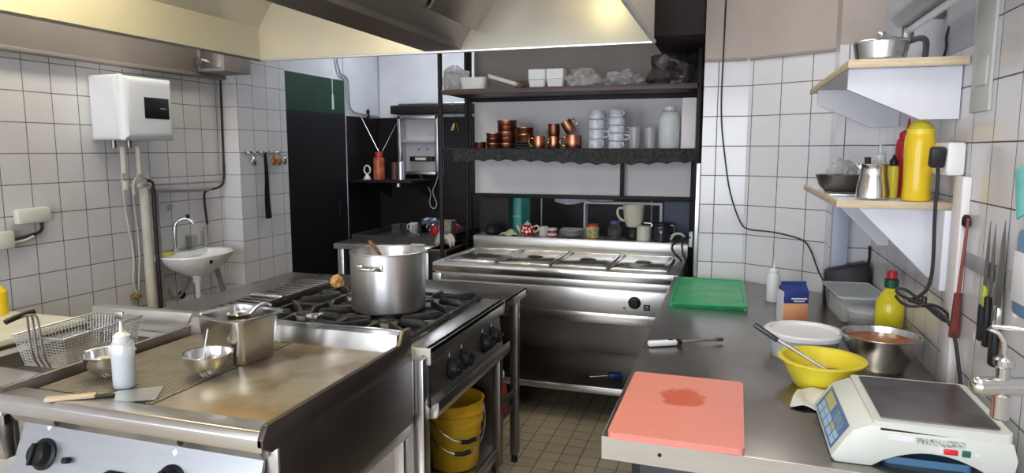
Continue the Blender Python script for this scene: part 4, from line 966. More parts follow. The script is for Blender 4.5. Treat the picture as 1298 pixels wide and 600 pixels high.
# cable and pull cord near the green board
tag(MB().tube([(-3.137, 5.06, 2.5), (-3.137, 5.08, 2.21), (-3.137, 5.22, 2.18), (-3.137, 5.24, 2.12), (-3.137, 5.24, 1.93), (-3.137, 5.33, 1.885), (-3.137, 5.75, 1.872)], .009, 8, smooth=1).build('wall_cable', 'pipe_g'), 'grey cable stepping around the green board corner', 'cable')
o = thing('pull_cord', 'white pull cord switch hanging in front of the green board', 'cord', (-3.05, 4.85, 1.95))
MB().tube([(0, 0, .06), (0, 0, .40), (0, .02, .6)], .003, 6).build('cord', 'white_pl', o); MB().cyl((0, 0, -.06), .009, .12, r2=.007, bev=.002).build('pull', 'white_pl', o)

# ------------------------------------------------------------------ left wall: water heater, pipes, sink
wh = thing('water_heater', 'white electric water heater with dark display on the left tiled wall', 'water heater', (-3.3, 3.03, 1.62))
bd = MB()
b_ = bmesh.new(); bmesh.ops.create_cube(b_, size=1)
for v in b_.verts: v.co = Vector((.125+v.co.x*.25, v.co.y*.35, .175+v.co.z*.35))
front = [e for e in b_.edges if all(v.co.x > .2 for v in e.verts)]
bmesh.ops.bevel(b_, geom=front, offset=.05, segments=8, profile=.5, affect='EDGES')
side = [e for e in b_.edges if abs(abs(e.verts[0].co.y)-.175) < 1e-4 and abs(abs(e.verts[1].co.y)-.175) < 1e-4 and abs(e.verts[0].co.y-e.verts[1].co.y) < 1e-4 and abs(abs(e.verts[0].co.z-.175)-.175) < 1e-4 and abs(abs(e.verts[1].co.z-.175)-.175) < 1e-4]
bmesh.ops.bevel(b_, geom=side, offset=.03, segments=5, profile=.5, affect='EDGES'); bd._merge(b_)
bd.build('casing', 'heater_side', wh)
MB().box(.247, .2525, -.045, .125, .12, .235, .003).build('display_window', 'black', wh)
MB().box(.2525, .2532, .06, .105, .175, .181).build('display_mark', 'grey_pl', wh)
for yy in (-.12, -.02):
    MB().cyl((.10, yy, -.04), .013, .045, seg=16).build('pipe_stub', 'steel_dark', wh)
# pipes below heater
tag(MB().tube([(-3.20, 2.965, 1.585), (-3.20, 2.965, 1.44)], .016, 12).build('heater_pipe', 'pipe_w'), 'short white sleeved pipe under the heater, left one', 'pipe')
tag(MB().tube([(-3.20, 3.067, 1.585), (-3.20, 3.067, 1.40)], .016, 12).build('heater_pipe', 'pipe_w'), 'short white sleeved pipe under the heater, right one', 'pipe')
tag(MB().tube([(-3.22, 2.965, 1.44), (-3.27, 3.02, 1.2), (-3.27, 3.06, .95), (-3.27, 3.03, .80), (-3.27, 3.06, .74)], .006, 8, smooth=2).tube([(-3.27, 3.075, 1.35), (-3.27, 3.10, 1.0), (-3.27, 3.07, .75)], .005, 8, smooth=1).build('thin_hose', 'pipe_w'), 'thin pale hoses running down the tiles to the small tap', 'hose')
o = thing('wall_tap', 'small brass stop tap on the left tiles beneath the heater', 'tap', (-3.3, 3.05, .72))
MB().cyl((0, 0, 0), .018, .04, (0, PI/2, 0), 16, bev=.003).build('tap_body', 'brass', o); MB().box(.03, .045, -.028, .028, -.008, .008, .003).build('lever', 'brass', o)
o = thing('heater_valve', 'white plastic pipe valve with a wound cord at the heater connection', 'valve', (-3.20, 3.055, 1.37))
MB().cyl((0, 0, -.015), .03, .03, bev=.006).tube([(0, -.09, 0), (0, .03, 0)], .014, 12).tube([(0, -.09, -.02), (0, -.09, .03)], .018, 12).build('valve_body', 'pipe_w', o)
MB().tube([(.02, -.05, -.05), (.02, -.06, .02), (.02, .0, .07), (.02, .05, .05), (.03, .07, -.02)], .006, 8, smooth=2).build('cord_loop', 'pipe_w', o)
tag(MB().tube([(-3.20, 3.085, 1.36), (-3.20, 3.09, 1.33), (-3.21, 3.10, 1.0), (-3.21, 3.11, 0)], .026, 14).build('standing_pipe', 'pipe_w'), 'thick off-white standing pipe below the water heater', 'pipe')
tag(MB().tube([(-3.18, 3.10, 1.40), (-3.17, 3.13, 1.38), (-3.18, 3.135, 1.2), (-3.19, 3.145, .9), (-3.19, 3.155, 0)], .011, 10, smooth=1).build('dark_hose', 'rubber'), 'dark hose alongside the thick standing pipe', 'hose')
tag(MB().tube([(-3.22, 3.185, 1.34), (-3.22, 3.195, 0)], .018, 12).build('drain_pipe', 'pipe_g'), 'grey pipe right of the dark hose and standing pipe', 'pipe')
tag(MB().tube([(-3.22, 3.12, 1.335), (-3.25, 3.5, 1.32), (-3.26, 3.68, 1.315)], .014, 10, smooth=2).tube([(-3.24, 3.12, 1.365), (-3.26, 3.80, 1.36)], .006, 8).build('sloping_pipe', 'pipe_g'), 'grey pipe running from the valve along the tiles to the corner', 'pipe')
tag(MB().tube([(-3.27, 3.84, 2.03), (-3.272, 3.835, 1.6), (-3.272, 3.83, 1.37), (-3.272, 3.80, 1.32), (-3.272, 3.66, 1.305), (-3.28, 3.64, 1.28), (-3.28, 3.66, 1.08)], .0075, 8, smooth=2).build('corner_cable', 'rubber'), 'black cable down the tiled corner to the basin', 'cable')
tag(MB().tube([(-3.26, 3.62, 1.07), (-3.26, 3.62, .95)], .016, 10).tube([(-3.24, 3.66, .84), (-3.23, 3.72, .62)], .018, 10).build('grey_downpipe', 'pipe_g'), 'short grey pipe rising behind the right side of the basin', 'pipe')
tag(MB().cyl((0, 0, 0), .018, .02, (0, PI/2, 0), 14, bev=.003).build('tile_plug', 'grey_pl', None, (-3.299, 3.36, 1.22)), 'dark round plug in the tiles above the basin tap', 'plug')
# basin
sk = thing('wash_basin', 'white ceramic wash basin on the left wall below the heater', 'wash basin', (-3.3, 3.42, .925))
prof = []
bb = bmesh.new(); rings = []
n = 36
def bring(kx, ky, z, back=0):
    pts = []
    for i in range(n):
        a = 2*PI*i/n; x = .155+kx*.155*math.cos(a)
        sgn = 1 if math.sin(a) >= 0 else -1
        y = ky*.245*sgn*abs(math.sin(a))**.8
        if math.cos(a) < 0: x = .155+kx*.155*(-abs(math.cos(a))**.45)
        pts.append(bb.verts.new((max(.002, x), y, z)))
    return pts
for kx, ky, z in ((.35, .35, -.125), (.45, .45, -.11), (.78, .78, -.065), (.97, .97, -.02), (1, 1, 0), (.97, .97, .008), (.86, .88, .002), (.72, .75, -.04), (.4, .4, -.085)): rings.append(bring(kx, ky, z))
for A, B in zip(rings, rings[1:]):
    for i in range(n): bb.faces.new((A[i], A[(i+1) % n], B[(i+1) % n], B[i]))
bb.faces.new(rings[0][::-1]); bb.faces.new(rings[-1]); bmesh.ops.recalc_face_normals(bb, faces=bb.faces)
q = MB(); q._merge(bb); q.build('basin', 'ceramic', sk)
MB().box(.001, .06, -.20, .20, -.03, .012, .008).build('rear_shelf', 'ceramic', sk)
tr = MB().cyl((0, 0, -.03), .034, .03).cyl((0, 0, -.065), .025, .035).tube([(0, 0, -.05), (0, 0, -.22), (-.0, .01, -.25), (-.02, .07, -.245), (-.04, .11, -.20), (-.14, .15, -.19)], .015, 14, smooth=1)
tr.build('waste_trap', 'white_pl', sk, (.145, -.01, -.115))
MB().cyl((0, 0, 0), .012, .003, (0, PI/2, 0), 12).build('overflow_hole', 'black', sk, (.300, -.06, -.035))
o = thing('basin_tap', 'chrome swan-neck tap on the wash basin', 'tap', (-3.262, 3.36, .938))
MB().cyl((0, 0, 0), .02, .03, bev=.003).tube([(0, 0, .02), (0, 0, .14), (.0, .01, .18), (.03, .03, .21), (.07, .055, .205), (.085, .065, .175)], .011, 12, smooth=2).build('spout', 'steel_pol', o)
MB().cyl((.06, .05, .205), .012, .028, bev=.002).build('aerator', 'black', o)
tag(MB().box(-.05, .03, -.045, .045, 0, .018, .005).build('sponge', 'sponge', None, (-3.22, 3.235, .936)), 'yellow-green sponge on the left edge of the basin', 'sponge')
tag(MB().lathe([(0, 0), (.028, 0), (.032, .09), (.029, .09), (.025, .006), (0, .006)], seg=24).build('glass_tumbler', 'glass', None, (-3.265, 3.50, .938)), 'clear tumbler on the basin shelf beside the tap', 'glass')
tag(MB().cyl((0, 0, 0), .026, .012, (0, PI/2, 0), 16).build('wall_drain', 'black', None, (-3.3, 3.42, .655)), 'black round drain in the wall under the basin', 'drain')
tag(MB().tube([(-3.285, 3.31, .72), (-3.28, 3.33, .66), (-3.28, 3.38, .64), (-3.28, 3.46, .72), (-3.28, 3.47, .78)], .008, 8, smooth=2).build('supply_hose', 'grey_pl'), 'thin grey supply hose looping under the basin', 'hose')
# sockets far left
o = thing('wall_socket', 'cream double socket on the far left tiles', 'socket', (-3.3, 2.48, 1.24))
MB().box(0, .045, -.085, .085, -.03, .045, .012).build('socket_body', 'cream_pl', o)
MB().tube([(.02, .045, -.03), (.02, .045, -.075), (.02, -.02, -.09), (.02, -.12, -.105)], .008, 8, smooth=1).build('plug_cable', 'rubber', o)
o = thing('wall_socket', 'cream single socket at the left frame edge below the double one', 'socket', (-3.3, 2.34, 1.145))
MB().box(0, .04, -.05, .035, -.045, .04, .012).build('socket_body', 'cream_pl', o)
MB().tube([(.02, .03, -.02), (.03, .09, -.015), (.03, .13, .0)], .007, 8, smooth=1).build('plug_cable', 'pipe_w', o)
o = thing('yellow_bottle', 'yellow bottle at the left frame edge on the cream chest', 'bottle', (-2.95, 2.045, .8725))
MB().lathe([(0, 0), (.036, 0), (.038, .01), (.038, .10), (.015, .13), (.015, .145), (0, .145)], seg=20).build('bottle_body', 'mustard', o); MB().cyl((0, 0, .14), .017, .02).build('cap', 'red_pl', o)
tag(MB().tube([(-3.24, 3.58, 2.13), (-3.21, 3.58, 2.13)], .012, 10).tube([(-3.21, 3.58, 2.13), (-3.175, 3.55, 2.11)], .022, 12).cyl((-3.235, 3.60, 2.12), .024, .03, (0, PI/2, 0), 14).build('spotlight', 'steel_pol'), 'small chrome nozzle on the grey-brown soffit over the corner tiles', 'spotlight')
# bits on the pillar
o = thing('utensil_rail', 'steel utensil rail with hooks on the tiled pillar', 'rail', (-3.148, 4.08, 1.555))
MB().box(0, .012, -.20, .20, -.006, .006, .002).build('bar', 'steel_pol', o)
for k in range(6): MB().tube([(.012, -.17+.068*k, 0), (.03, -.17+.068*k, -.005), (.03, -.17+.068*k, -.03), (.018, -.17+.068*k, -.036)], .0035, 6, smooth=1).build('hook', 'steel_pol', o)
for k, (yy, mm, lb) in enumerate(((3.93, 'steel_pol', 'leftmost small steel utensil hanging on the pillar rail'), (4.15, 'rust', 'left rusty copper-coloured tool on the pillar rail'), (4.21, 'rust', 'right rusty copper-coloured tool on the pillar rail'), (4.27, 'steel_pol', 'rightmost small steel utensil hanging on the pillar rail'))):
    tag(MB().blob((0, 0, 0), (.014, .024, .032), .2, k, sub=2, flat=False).tube([(0, 0, .02), (0, 0, .045)], .004, 6).build('hanging_tool', mm, None, (-3.105, yy, 1.49)), lb, 'tool', 'tools on the pillar rail')
def strap(u, v): return (.004*math.sin(u*6), (-.014+.028*v)+(.03*u*(1 if v > .5 else -.2)), -.46*u)
tag(MB().sheet(strap, 18, 4, .004).build('black_strap', 'black', None, (-3.112, 4.06, 1.545)), 'long black strap hanging from the pillar utensil rail', 'strap')

# ------------------------------------------------------------------ right-hand worktop
ct = thing('right_worktop', 'long stainless worktop along the right wall on a dark base', 'worktop', (-.265, 1.50, 0))
cw = MB().prism([(0, .03), (.862, .0), (.862, 1.804), (.703, 1.804), (.690, 1.96), (.345, 2.155), (.12, 2.165), (-.0, 2.165)], 'z', .878, .90, bev=.0015)
cw.build('table_top', 'worktop', ct)
MB().prism([(0, .028), (.862, -.002), (.862, .006), (0, .036)], 'z', .845, .899).build('front_edge', 'steel_x', ct)
MB().box(-.001, .005, .03, 2.165, .858, .899, .001).build('aisle_edge', 'steel_pol', ct)
MB().box(.06, .85, .115, 1.75, .06, .878, .004).build('base_cabinet', 'black', ct)
MB().box(.08, .45, .105, .115, .10, .84, .003).build('door', 'tray_d', ct); MB().box(.47, .84, .105, .115, .10, .84, .003).build('door', 'tray_d', ct)
for (lx, ly) in ((.07, .13), (.80, .13), (.07, 1.7), (.80, 1.7), (.07, 2.05)): MB().box(lx, lx+.04, ly, ly+.04, 0, .875 if ly > 2 else .07, .003).build('foot', 'steel', ct)
MB().cyl((0, 0, 0), .005, .003, (PI/2, 0, 0), 12).build('screw', 'black', ct, (.135, .026, .874))

TZ = .9005
# boards
cb_ = tag(MB().vbox(-.152, .152, -.231, .231, 0, .016, .014, seg=4).build('cutting_board', 'red_board', None, (-.097, 1.748, TZ), (0, 0, math.radians(-.5))), 'coral red cutting board with a wet stain at the near worktop corner', 'cutting board')
o = thing('cutting_board', 'green cutting board with raised rim at the far end of the worktop', 'cutting board', (-.075, 3.25, TZ), math.radians(1))
MB().vbox(-.16, .16, -.31, .31, 0, .016, .012, seg=4).build('board', 'green_board', o)
MB().tray(-.16, .16, -.31, .31, .0, .022, .012, .014).build('raised_rim', mat('green_plastic', (.02, .36, .13), .35), o)
# lighter
lg = thing('gas_lighter', 'white long-necked gas lighter lying on the worktop', 'lighter', (-.20, 2.325, TZ+.012), math.radians(28))
MB().rbox((0, 0, 0), (.105, .024, .02), (0, 0, 0), .008, seg=3).build('handle', 'white_pl', lg)
MB().rbox((.06, 0, 0), (.018, .022, .019), (0, 0, 0), .004).build('collar', 'black', lg)
MB().tube([(.065, 0, 0), (.17, .0, .002), (.215, 0, .002)], .0055, 10).build('neck', 'steel_pol', lg)
MB().rbox((.208, 0, .002), (.03, .014, .013), (0, 0, 0), .002).build('tip', 'steel_dark', lg)
MB().rbox((.03, 0, .011), (.018, .010, .003), (0, 0, 0), .001).build('trigger', 'black', lg)
# white squeeze bottle far
squeeze('squeeze_bottle', (.200, 3.19, TZ), .028, .125, 'plain white squeeze bottle at the back of the worktop before the tiles', 'white_pl', 'white_pl', .028)
# carton (gable top)
o = thing('gable_carton', 'orange and dark blue gable-top carton standing behind the white tub', 'carton', (.252, 2.83, TZ), math.radians(16)); o.scale = (.92, .92, .90)
MB().box(-.052, .052, -.036, .036, 0, .088, .001).build('lower_panel', 'carton_o', o)
MB().box(-.0522, .0522, -.0362, .0362, .088, .138, .001).build('upper_panel', 'carton_b', o)
MB().prism([(-.036, .138), (.036, .138), (.004, .165), (.004, .178), (-.004, .178), (-.004, .165)], 'x', -.052, .052).build('gable_top', 'carton_b', o)
MB().box(-.0535, -.0518, -.0365, .0365, .0, .14).build('white_side', 'foam', o)
MB().box(-.02, .045, -.0372, -.0365, .105, .112).box(-.01, .035, -.0372, -.0365, .095, .100).build('printed_lines', 'white_pl', o)
# white tub + lid
o = thing('white_tub', 'wide white plastic tub with lid between the carton and the yellow bowl', 'tub', (.248, 2.36, TZ))
MB().lathe([(0, 0), (.095, 0), (.112, .075), (0, .075)], seg=44).build('tub_body', 'frost', o)
MB().lathe([(0, .076), (.10, .078), (.106, .088), (.118, .088), (.122, .084), (.122, .07), (.118, .068), (.118, .072), (0, .074)], seg=44).build('lid', 'white_pl', o)
# yellow bowl
o = thing('mixing_bowl', 'yellow plastic mixing bowl beside the scale', 'bowl', (.268, 2.065, TZ))
MB().lathe([(0, 0), (.068, 0), (.072, .006), (.092, .040), (.105, .074), (.118, .078), (.118, .082), (.104, .081), (.088, .042), (.066, .008), (0, .007)], seg=44).build('bowl', 'yellow_pl', o)
MB().lathe([(0, .030), (.078, .030), (.082, .036), (0, .040)], seg=30).build('batter', mat('yellow_batter', (.62, .50, .08), .35, 0, .2, 60, bump=.4), o)
o = thing('steel_spoon', 'long steel spoon leaning out of the yellow mixing bowl', 'spoon', (.268, 2.065, TZ+.04))
MB().tube([(.02, -.0, .004), (-.06, .02, .045), (-.16, .035, .10)], [.0045, .0075], 8).build('handle', 'steel_pol', o)
MB().rbox((-.150, .033, .0945), (.08, .018, .014), (0, math.radians(31), math.radians(-8)), .004).build('grip', 'tray_d', o)
MB().lathe([(0, 0), (.024, .005), (.026, .009), (0, .003)], (.03, -.004, .0), 18, sy=.7).build('spoon_bowl', 'steel_pol', o)
# big steel bowl with soup
o = steel_bowl('steel_bowl', (.463, 2.30, TZ), .110, .105, 'big steel bowl of orange sauce next to the right wall', 'steel_pol', .62)
MB().lathe([(0, .086), (.101, .086), (.1, .08), (0, .08)], seg=40).build('sauce', 'soup', o)
# oil bottle
o = thing('oil_bottle', 'yellow oil bottle with green collar and red cap against the right wall', 'bottle', (.550, 2.63, TZ))
MB().lathe([(0, 0), (.042, 0), (.046, .008), (.044, .05), (.046, .09), (.045, .14), (.03, .172), (.018, .185), (.018, .20), (0, .20)], seg=32).build('bottle_body', 'oil', o)
MB().lathe([(.047, .012), (.0475, .014), (.0475, .03), (.047, .032)], seg=32).build('green_label', mat('dark_green_print', (.05, .22, .05), .4, 0, .4, 60), o)
MB().cyl((0, 0, .192), .023, .032, bev=.003).build('collar', mat('bottle_green', (.01, .08, .05), .35), o)
MB().cyl((0, 0, .224), .017, .028, bev=.003).build('cap', 'red_pl', o)
# clear containers
o = thing('storage_box', 'large clear plastic box with white food by the black case', 'container', (.500, 3.02, TZ), math.radians(4))
MB().tray(-.085, .085, -.16, .16, 0, .10, .003, .02, taper=.9).build('box_body', 'clear', o)
MB().tray(-.092, .092, -.167, .167, .098, .106, .006, .02).build('rim', 'frost', o)
MB().vbox(-.07, .07, -.14, .13, .004, .07, .02).build('food', 'white_food', o)
for (x_, y_, h_, lab, nm) in ((.495, 2.74, .085, 'small clear tub of dark seeds left of the oil bottle', 'seed_tub'),):
    o = thing(nm, lab, 'tub', (x_-.012, y_-.03, TZ))
    MB().lathe([(0, 0), (.045, 0), (.054, h_), (.051, h_), (.042, .003), (0, .003)], seg=32).build('tub_body', 'clear', o)
    MB().lathe([(0, .003), (.042, .003), (.048, h_*.55), (0, h_*.62)], seg=28).build('seeds', 'food', o)
    MB().lathe([(0, h_), (.056, h_), (.057, h_+.005), (.050, h_+.009), (0, h_+.009)], seg=32).build('lid', 'frost', o)
# black case
o = thing('black_case', 'black plastic appliance case standing in the worktop corner', 'case', (.52, 3.235, TZ), math.radians(-4))
MB().prism([(-.11, 0), (.072, 0), (.072, .165), (.05, .19), (-.09, .155), (-.11, .14)], 'y', -.04, .04, bev=.008).build('case_body', 'black', o)
MB().tube([(.055, 0, .15), (.065, 0, .20), (.062, .0, .26)], .006, 8, smooth=1).build('antenna', 'black', o)
# napkin
tag(MB().sheet(lambda u, v: (-.09+.15*u+.03*v, -.08+.14*v-.03*u, .004+.010*math.sin(u*7+v*3)**2+.022*(1-v)*u*0+.028*math.exp(-((u-.75)**2+(v-.85)**2)*9)), 18, 18, .003).build('cloth_napkin', 'cloth_w', None, (.262, 1.93, TZ)), 'crumpled white cloth between the yellow bowl and the scale', 'cloth')

# scale
sc = thing('kitchen_scale', 'ivory electronic kitchen scale with blue keypad and steel platform', 'scale', (.258, 1.548, TZ), math.radians(0)); sc.scale = (.94, .94, .94)
# local: x to the right wall, y deep. body .34 x .34
body = MB()
arch = [(.055, .0)] + [(.055+.24*i/10, .0+.044*math.sin(PI*i/10)**.8) for i in range(1, 10)] + [(.295, .0)]
poly = [(-.02, .0), (-.03, .012), (.012, .080), (.052, .098), (.325, .088), (.336, .05), (.33, .0)] + arch[::-1]
body.prism(poly, 'y', 0, .34, bev=.004)
body.build('housing', 'scale_body', sc)
a0, a1 = Vector((-.03, 0, .0125)), Vector((.012, 0, .0805))
def onface(u, v, off):  # u along the rise, v along the depth
    d = (a1-a0); nrm = Vector((-d.z, 0, d.x)).normalized()
    p = a0+d*u+nrm*off; return (p.x, v, p.z)
def fpatch(u0, u1, v0, v1, o0, o1, nm, m):
    q = MB(); b = bmesh.new()
    A = [b.verts.new(onface(u, v, o0)) for u, v in ((u0, v0), (u1, v0), (u1, v1), (u0, v1))]; B = [b.verts.new(onface(u, v, o1)) for u, v in ((u0, v0), (u1, v0), (u1, v1), (u0, v1))]
    b.faces.new(A[::-1]); b.faces.new(B)
    for i in range(4): b.faces.new((A[i], A[(i+1) % 4], B[(i+1) % 4], B[i]))
    bmesh.ops.recalc_face_normals(b, faces=b.faces); q._merge(b); return q.build(nm, m, sc)
PL = None
# sloped control face: rises from the left foot to the platform edge, keypad seen from the aisle
pz = MB().prism([(-.028, .016), (.010, .082), (.052, .100), (.052, .03)], 'y', -.002, .10)
fpatch(.10, .97, .03, .31, .0005, .0015, 'keypad', 'keys')
fpatch(.55, .88, .19, .29, .0015, .0022, 'display', 'lcd')
fpatch(.55, .88, .06, .16, .0015, .0022, 'display', mat('blue_grey_display', (.14, .24, .36), .25))
for k in range(5):
    fpatch(.16, .32, .04+.052*k, .04+.052*k+.042, .0015, .0022, 'key', 'key_w')
    fpatch(.35, .50, .04+.052*k, .04+.052*k+.042, .0015, .0022, 'key', 'key_w' if k != 1 else 'lcd')
MB().vbox(.055, .325, -.0, .335, .088, .108, .014).build('platform_tray', 'scale_body', sc)
MB().vbox(.072, .306, .018, .318, .106, .1115, .010).build('steel_platform', 'pan_steel', sc)
MB().box(.085, .135, -.0012, .002, .068, .079).build('white_sticker', 'foam', sc)
MB().box(.14, .235, -.0012, .002, .065, .080).build('rating_plate', mat('pale_grey_print', (.45, .48, .46), .5, 0, .35, 160), sc)
MB().box(.195, .222, -.005, .002, .049, .061, .002).build('power_switch', mat('red_switch', (.65, .02, .03), .3), sc)
MB().box(.230, .246, -.004, .002, .048, .062, .001).build('power_inlet', mat('green_inlet', (.02, .12, .08), .4), sc)
MB().box(.188, .192, -.0015, .002, .049, .061).box(.255, .262, -.0015, .002, .051, .059).build('switch_mark', 'foam', sc)

tag(MB().tray(.0, .165, .0, .26, .0, .016, .003, .012).build('blue_tray', 'blue', None, (.340, 1.575, TZ)), 'flat blue plastic tray pushed under the scale', 'tray')
# tap at right
o = thing('mixer_tap', 'chrome wall mixer tap reaching in at the right frame edge', 'tap', (.46, 1.30, 1.165))
MB().tube([(-.040, .026, 0), (.03, .045, 0), (.14, .075, 0)], .0165, 18).lathe([(0, -.012), (.008, -.011), (.014, -.006), (.0165, 0)], (-.040, .026, 0), 18, (0, PI/2, math.radians(15))).cyl((.122, .070, 0), .028, .016, (0, PI/2, math.radians(15)), 20, bev=.003).build('body', 'steel_pol', o)
MB().cyl((.0, .036, .012), .010, .022, seg=18).cyl((.0, .036, .034), .016, .018, seg=18, bev=.004).build('top_knob', 'steel_pol', o)
MB().cyl((.0, .036, -.058), .014, .046, seg=18, bev=.003).build('lower_knob', 'steel_pol', o)
MB().tube([(0, .036, .052), (-.005, .036, .09), (-.034, .037, .104), (.01, .02, .108), (.05, .0, .100)], .0042, 10, smooth=1).build('lever', 'steel_pol', o)

# ------------------------------------------------------------------ right wall shelves
def bracket(yb, zt, prof, nm='bracket', par=None):
    return MB().prism(prof, 'y', yb, yb+.020, bev=.001).build(nm, 'paintwood', par)
us = thing('wall_shelf', 'upper white wall shelf with wooden edge on the right wall', 'shelf', (0, 0, 0))
MB().box(.308, .597, 2.15, 3.13, 1.800, 1.817, .001).build('board', 'paintwood', us)
MB().box(.302, .309, 2.148, 3.13, 1.797, 1.819, .001).box(.302, .597, 2.143, 2.150, 1.797, 1.819, .001).build('wood_edging', 'wood', us)
up = [(.312, 1.799), (.597, 1.799), (.597, 1.655), (.50, 1.655), (.312, 1.742)]
bracket(2.20, 1.8, up, par=us); bracket(2.92, 1.8, up, par=us)
ls = thing('wall_shelf', 'lower white wall shelf with diagonal brackets on the right wall', 'shelf', (0, 0, 0))
MB().box(.306, .597, 2.20, 3.15, 1.405, 1.421, .001).build('board', 'paintwood', ls)
MB().box(.300, .307, 2.198, 3.15, 1.402, 1.423, .001).box(.300, .597, 2.193, 2.2, 1.402, 1.423, .001).build('wood_edging', 'wood', ls)
lp_ = [(.36, 1.404), (.597, 1.404), (.597, 1.20), (.56, 1.20)]
bracket(2.24, 1.4, lp_, par=ls); bracket(2.95, 1.4, lp_, par=ls)
MB().box(.565, .598, 2.14, 2.20, 1.18, 1.404, .002).build('wall_batten', 'paintwood', ls)
struct(MB().box(.436, .50, 3.255, 3.309, .93, 1.40, .003).build('trim_12', mat('blue_grey_conduit', (.42, .45, .55), .45, .1, .04, 5)))

# items on the upper shelf
SZ = 1.8185
sd = thing('saucepan', 'steel saucepan with dark handle on the upper right shelf', 'saucepan', (.40, 2.25, SZ), math.radians(-15))
MB().lathe([(0, 0), (.055, 0), (.066, .01), (.074, .055), (.078, .058), (.076, .060), (.071, .055), (.062, .012), (0, .005)], seg=40).build('pan_body', 'steel_pol', sd)
MB().tube([(.068, .0, .055), (.095, .0, .064), (.112, 0, .058), (.112, 0, .02), (.110, 0, .004)], .008, 8, smooth=2).build('handle', 'tray_d', sd)
o = thing('sieve_lid', 'small glass pan lid with chrome knob resting on the saucepan', 'lid', (.40, 2.25, SZ+.061))
MB().lathe([(0, .012), (.04, .008), (.068, 0), (.07, .001), (.04, .011), (0, .016)], seg=32).build('lid_plate', 'steel_pol', o)
MB().cyl((0, 0, .014), .012, .012, bev=.003).build('knob', 'steel_pol', o)
# lamp strip high on the wall
o = thing('strip_lamp', 'unlit metal strip lamp running up the right wall over the shelf', 'lamp', (.47, 1.10, 1.955))
MB().prism([(.02, .0), (.07, .0), (.088, .03), (.088, .05), (.0, .05), (.0, .03)], 'y', 0, 1.42, bev=.003).build('housing', 'grey_pl', o)
MB().tube([(.045, .03, -.014), (.045, 1.38, -.014)], .011, 12).build('tube_lamp', 'frost', o)
for yy in (.02, 1.37): MB().box(.030, .060, yy, yy+.03, -.04, .002, .004).build('lamp_holder', 'steel_dark', o)
for yy in (.3, 1.3): MB().box(.075, .127, yy, yy+.04, .01, .05, .003).build('mounting_clip', 'steel_dark', o)
tag(MB().tube([(.597, 2.36, 1.93), (.59, 2.36, 1.90), (.592, 2.35, 1.87), (.588, 2.36, 1.84), (.58, 2.38, 1.828)], .004, 6, smooth=2).build('short_black_wire', 'rubber'), 'short black wire end sticking from the wall above the upper shelf', 'wire')

# items on the lower shelf
S2 = 1.4225
o = thing('shallow_steel_bowl', 'shallow steel bowl at the far left of the lower right shelf', 'bowl', (.385, 2.72, S2))
MB().lathe([(0, 0), (.055, 0), (.075, .018), (.088, .055), (.09, .058), (.086, .057), (.072, .02), (0, .006)], seg=36).build('bowl', 'steel_dark', o)
MB().blob((0, 0, .065), (.05, .05, .045), .3, 12, sub=3).build('clear_bag', 'film', o)
tag(MB().box(-.07, .07, -.06, .06, 0, .006, .002).build('steel_plate', 'steel_pol', None, (.375, 2.46, S2)), 'flat steel plate in front of the shallow bowl on the lower shelf', 'plate')
o = thing('steel_pitcher', 'small steel pitcher holding tools on the lower right shelf', 'pitcher', (.412, 2.30, S2))
MB().lathe([(0, 0), (.042, 0), (.046, .005), (.045, .03), (.038, .07), (.036, .092), (.040, .104), (.042, .106), (.038, .104), (.034, .09), (.036, .06), (.042, .03), (.042, .006), (0, .004)], seg=36).build('pitcher_body', 'steel_pol', o)
MB().tube([(-.036, 0, .09), (-.048, 0, .105)], .006, 8).build('spout_lip', 'steel_pol', o)
tag(MB().tube([(.402, 2.31, S2+.01), (.398, 2.32, S2+.115)], .004, 8).tube([(.398, 2.32, S2+.10), (.397, 2.322, S2+.125)], .009, 10).build('black_brush_handle', 'black'), 'short black handle sticking out of the steel pitcher', 'handle')
o = squeeze('sauce_dispenser', (.445, 2.40, S2), .022, .115, 'small clear dispenser with white nozzle behind the steel pitcher', 'frost', 'frost', .03)
o = squeeze('small_yellow_bottle', (.478, 2.37, S2), .016, .10, 'small yellow bottle with black cap between pitcher and ketchup', 'yellow_pl', 'black', .008)
squeeze('ketchup_bottle', (.525, 2.43, S2), .033, .185, 'red ketchup squeeze bottle behind the mustard bottle', 'red_pl', 'red_pl', .035)
o = thing('mustard_bottle', 'large yellow mustard squeeze bottle at the front of the lower shelf', 'bottle', (.520, 2.262, S2))
MB().lathe([(0, 0), (.036, 0), (.0385, .006), (.0365, .05), (.0385, .12), (.0395, .165), (.0385, .186), (.034, .196), (0, .196)], seg=36).build('bottle_body', 'mustard', o)
MB().lathe([(.034, .192), (.0355, .193), (.0355, .206), (.033, .208), (.028, .220), (.014, .229), (.009, .231), (.006, .238), (0, .238)], seg=30).build('cap', 'yellow_pl', o)
# clear plastic caddy with bottle

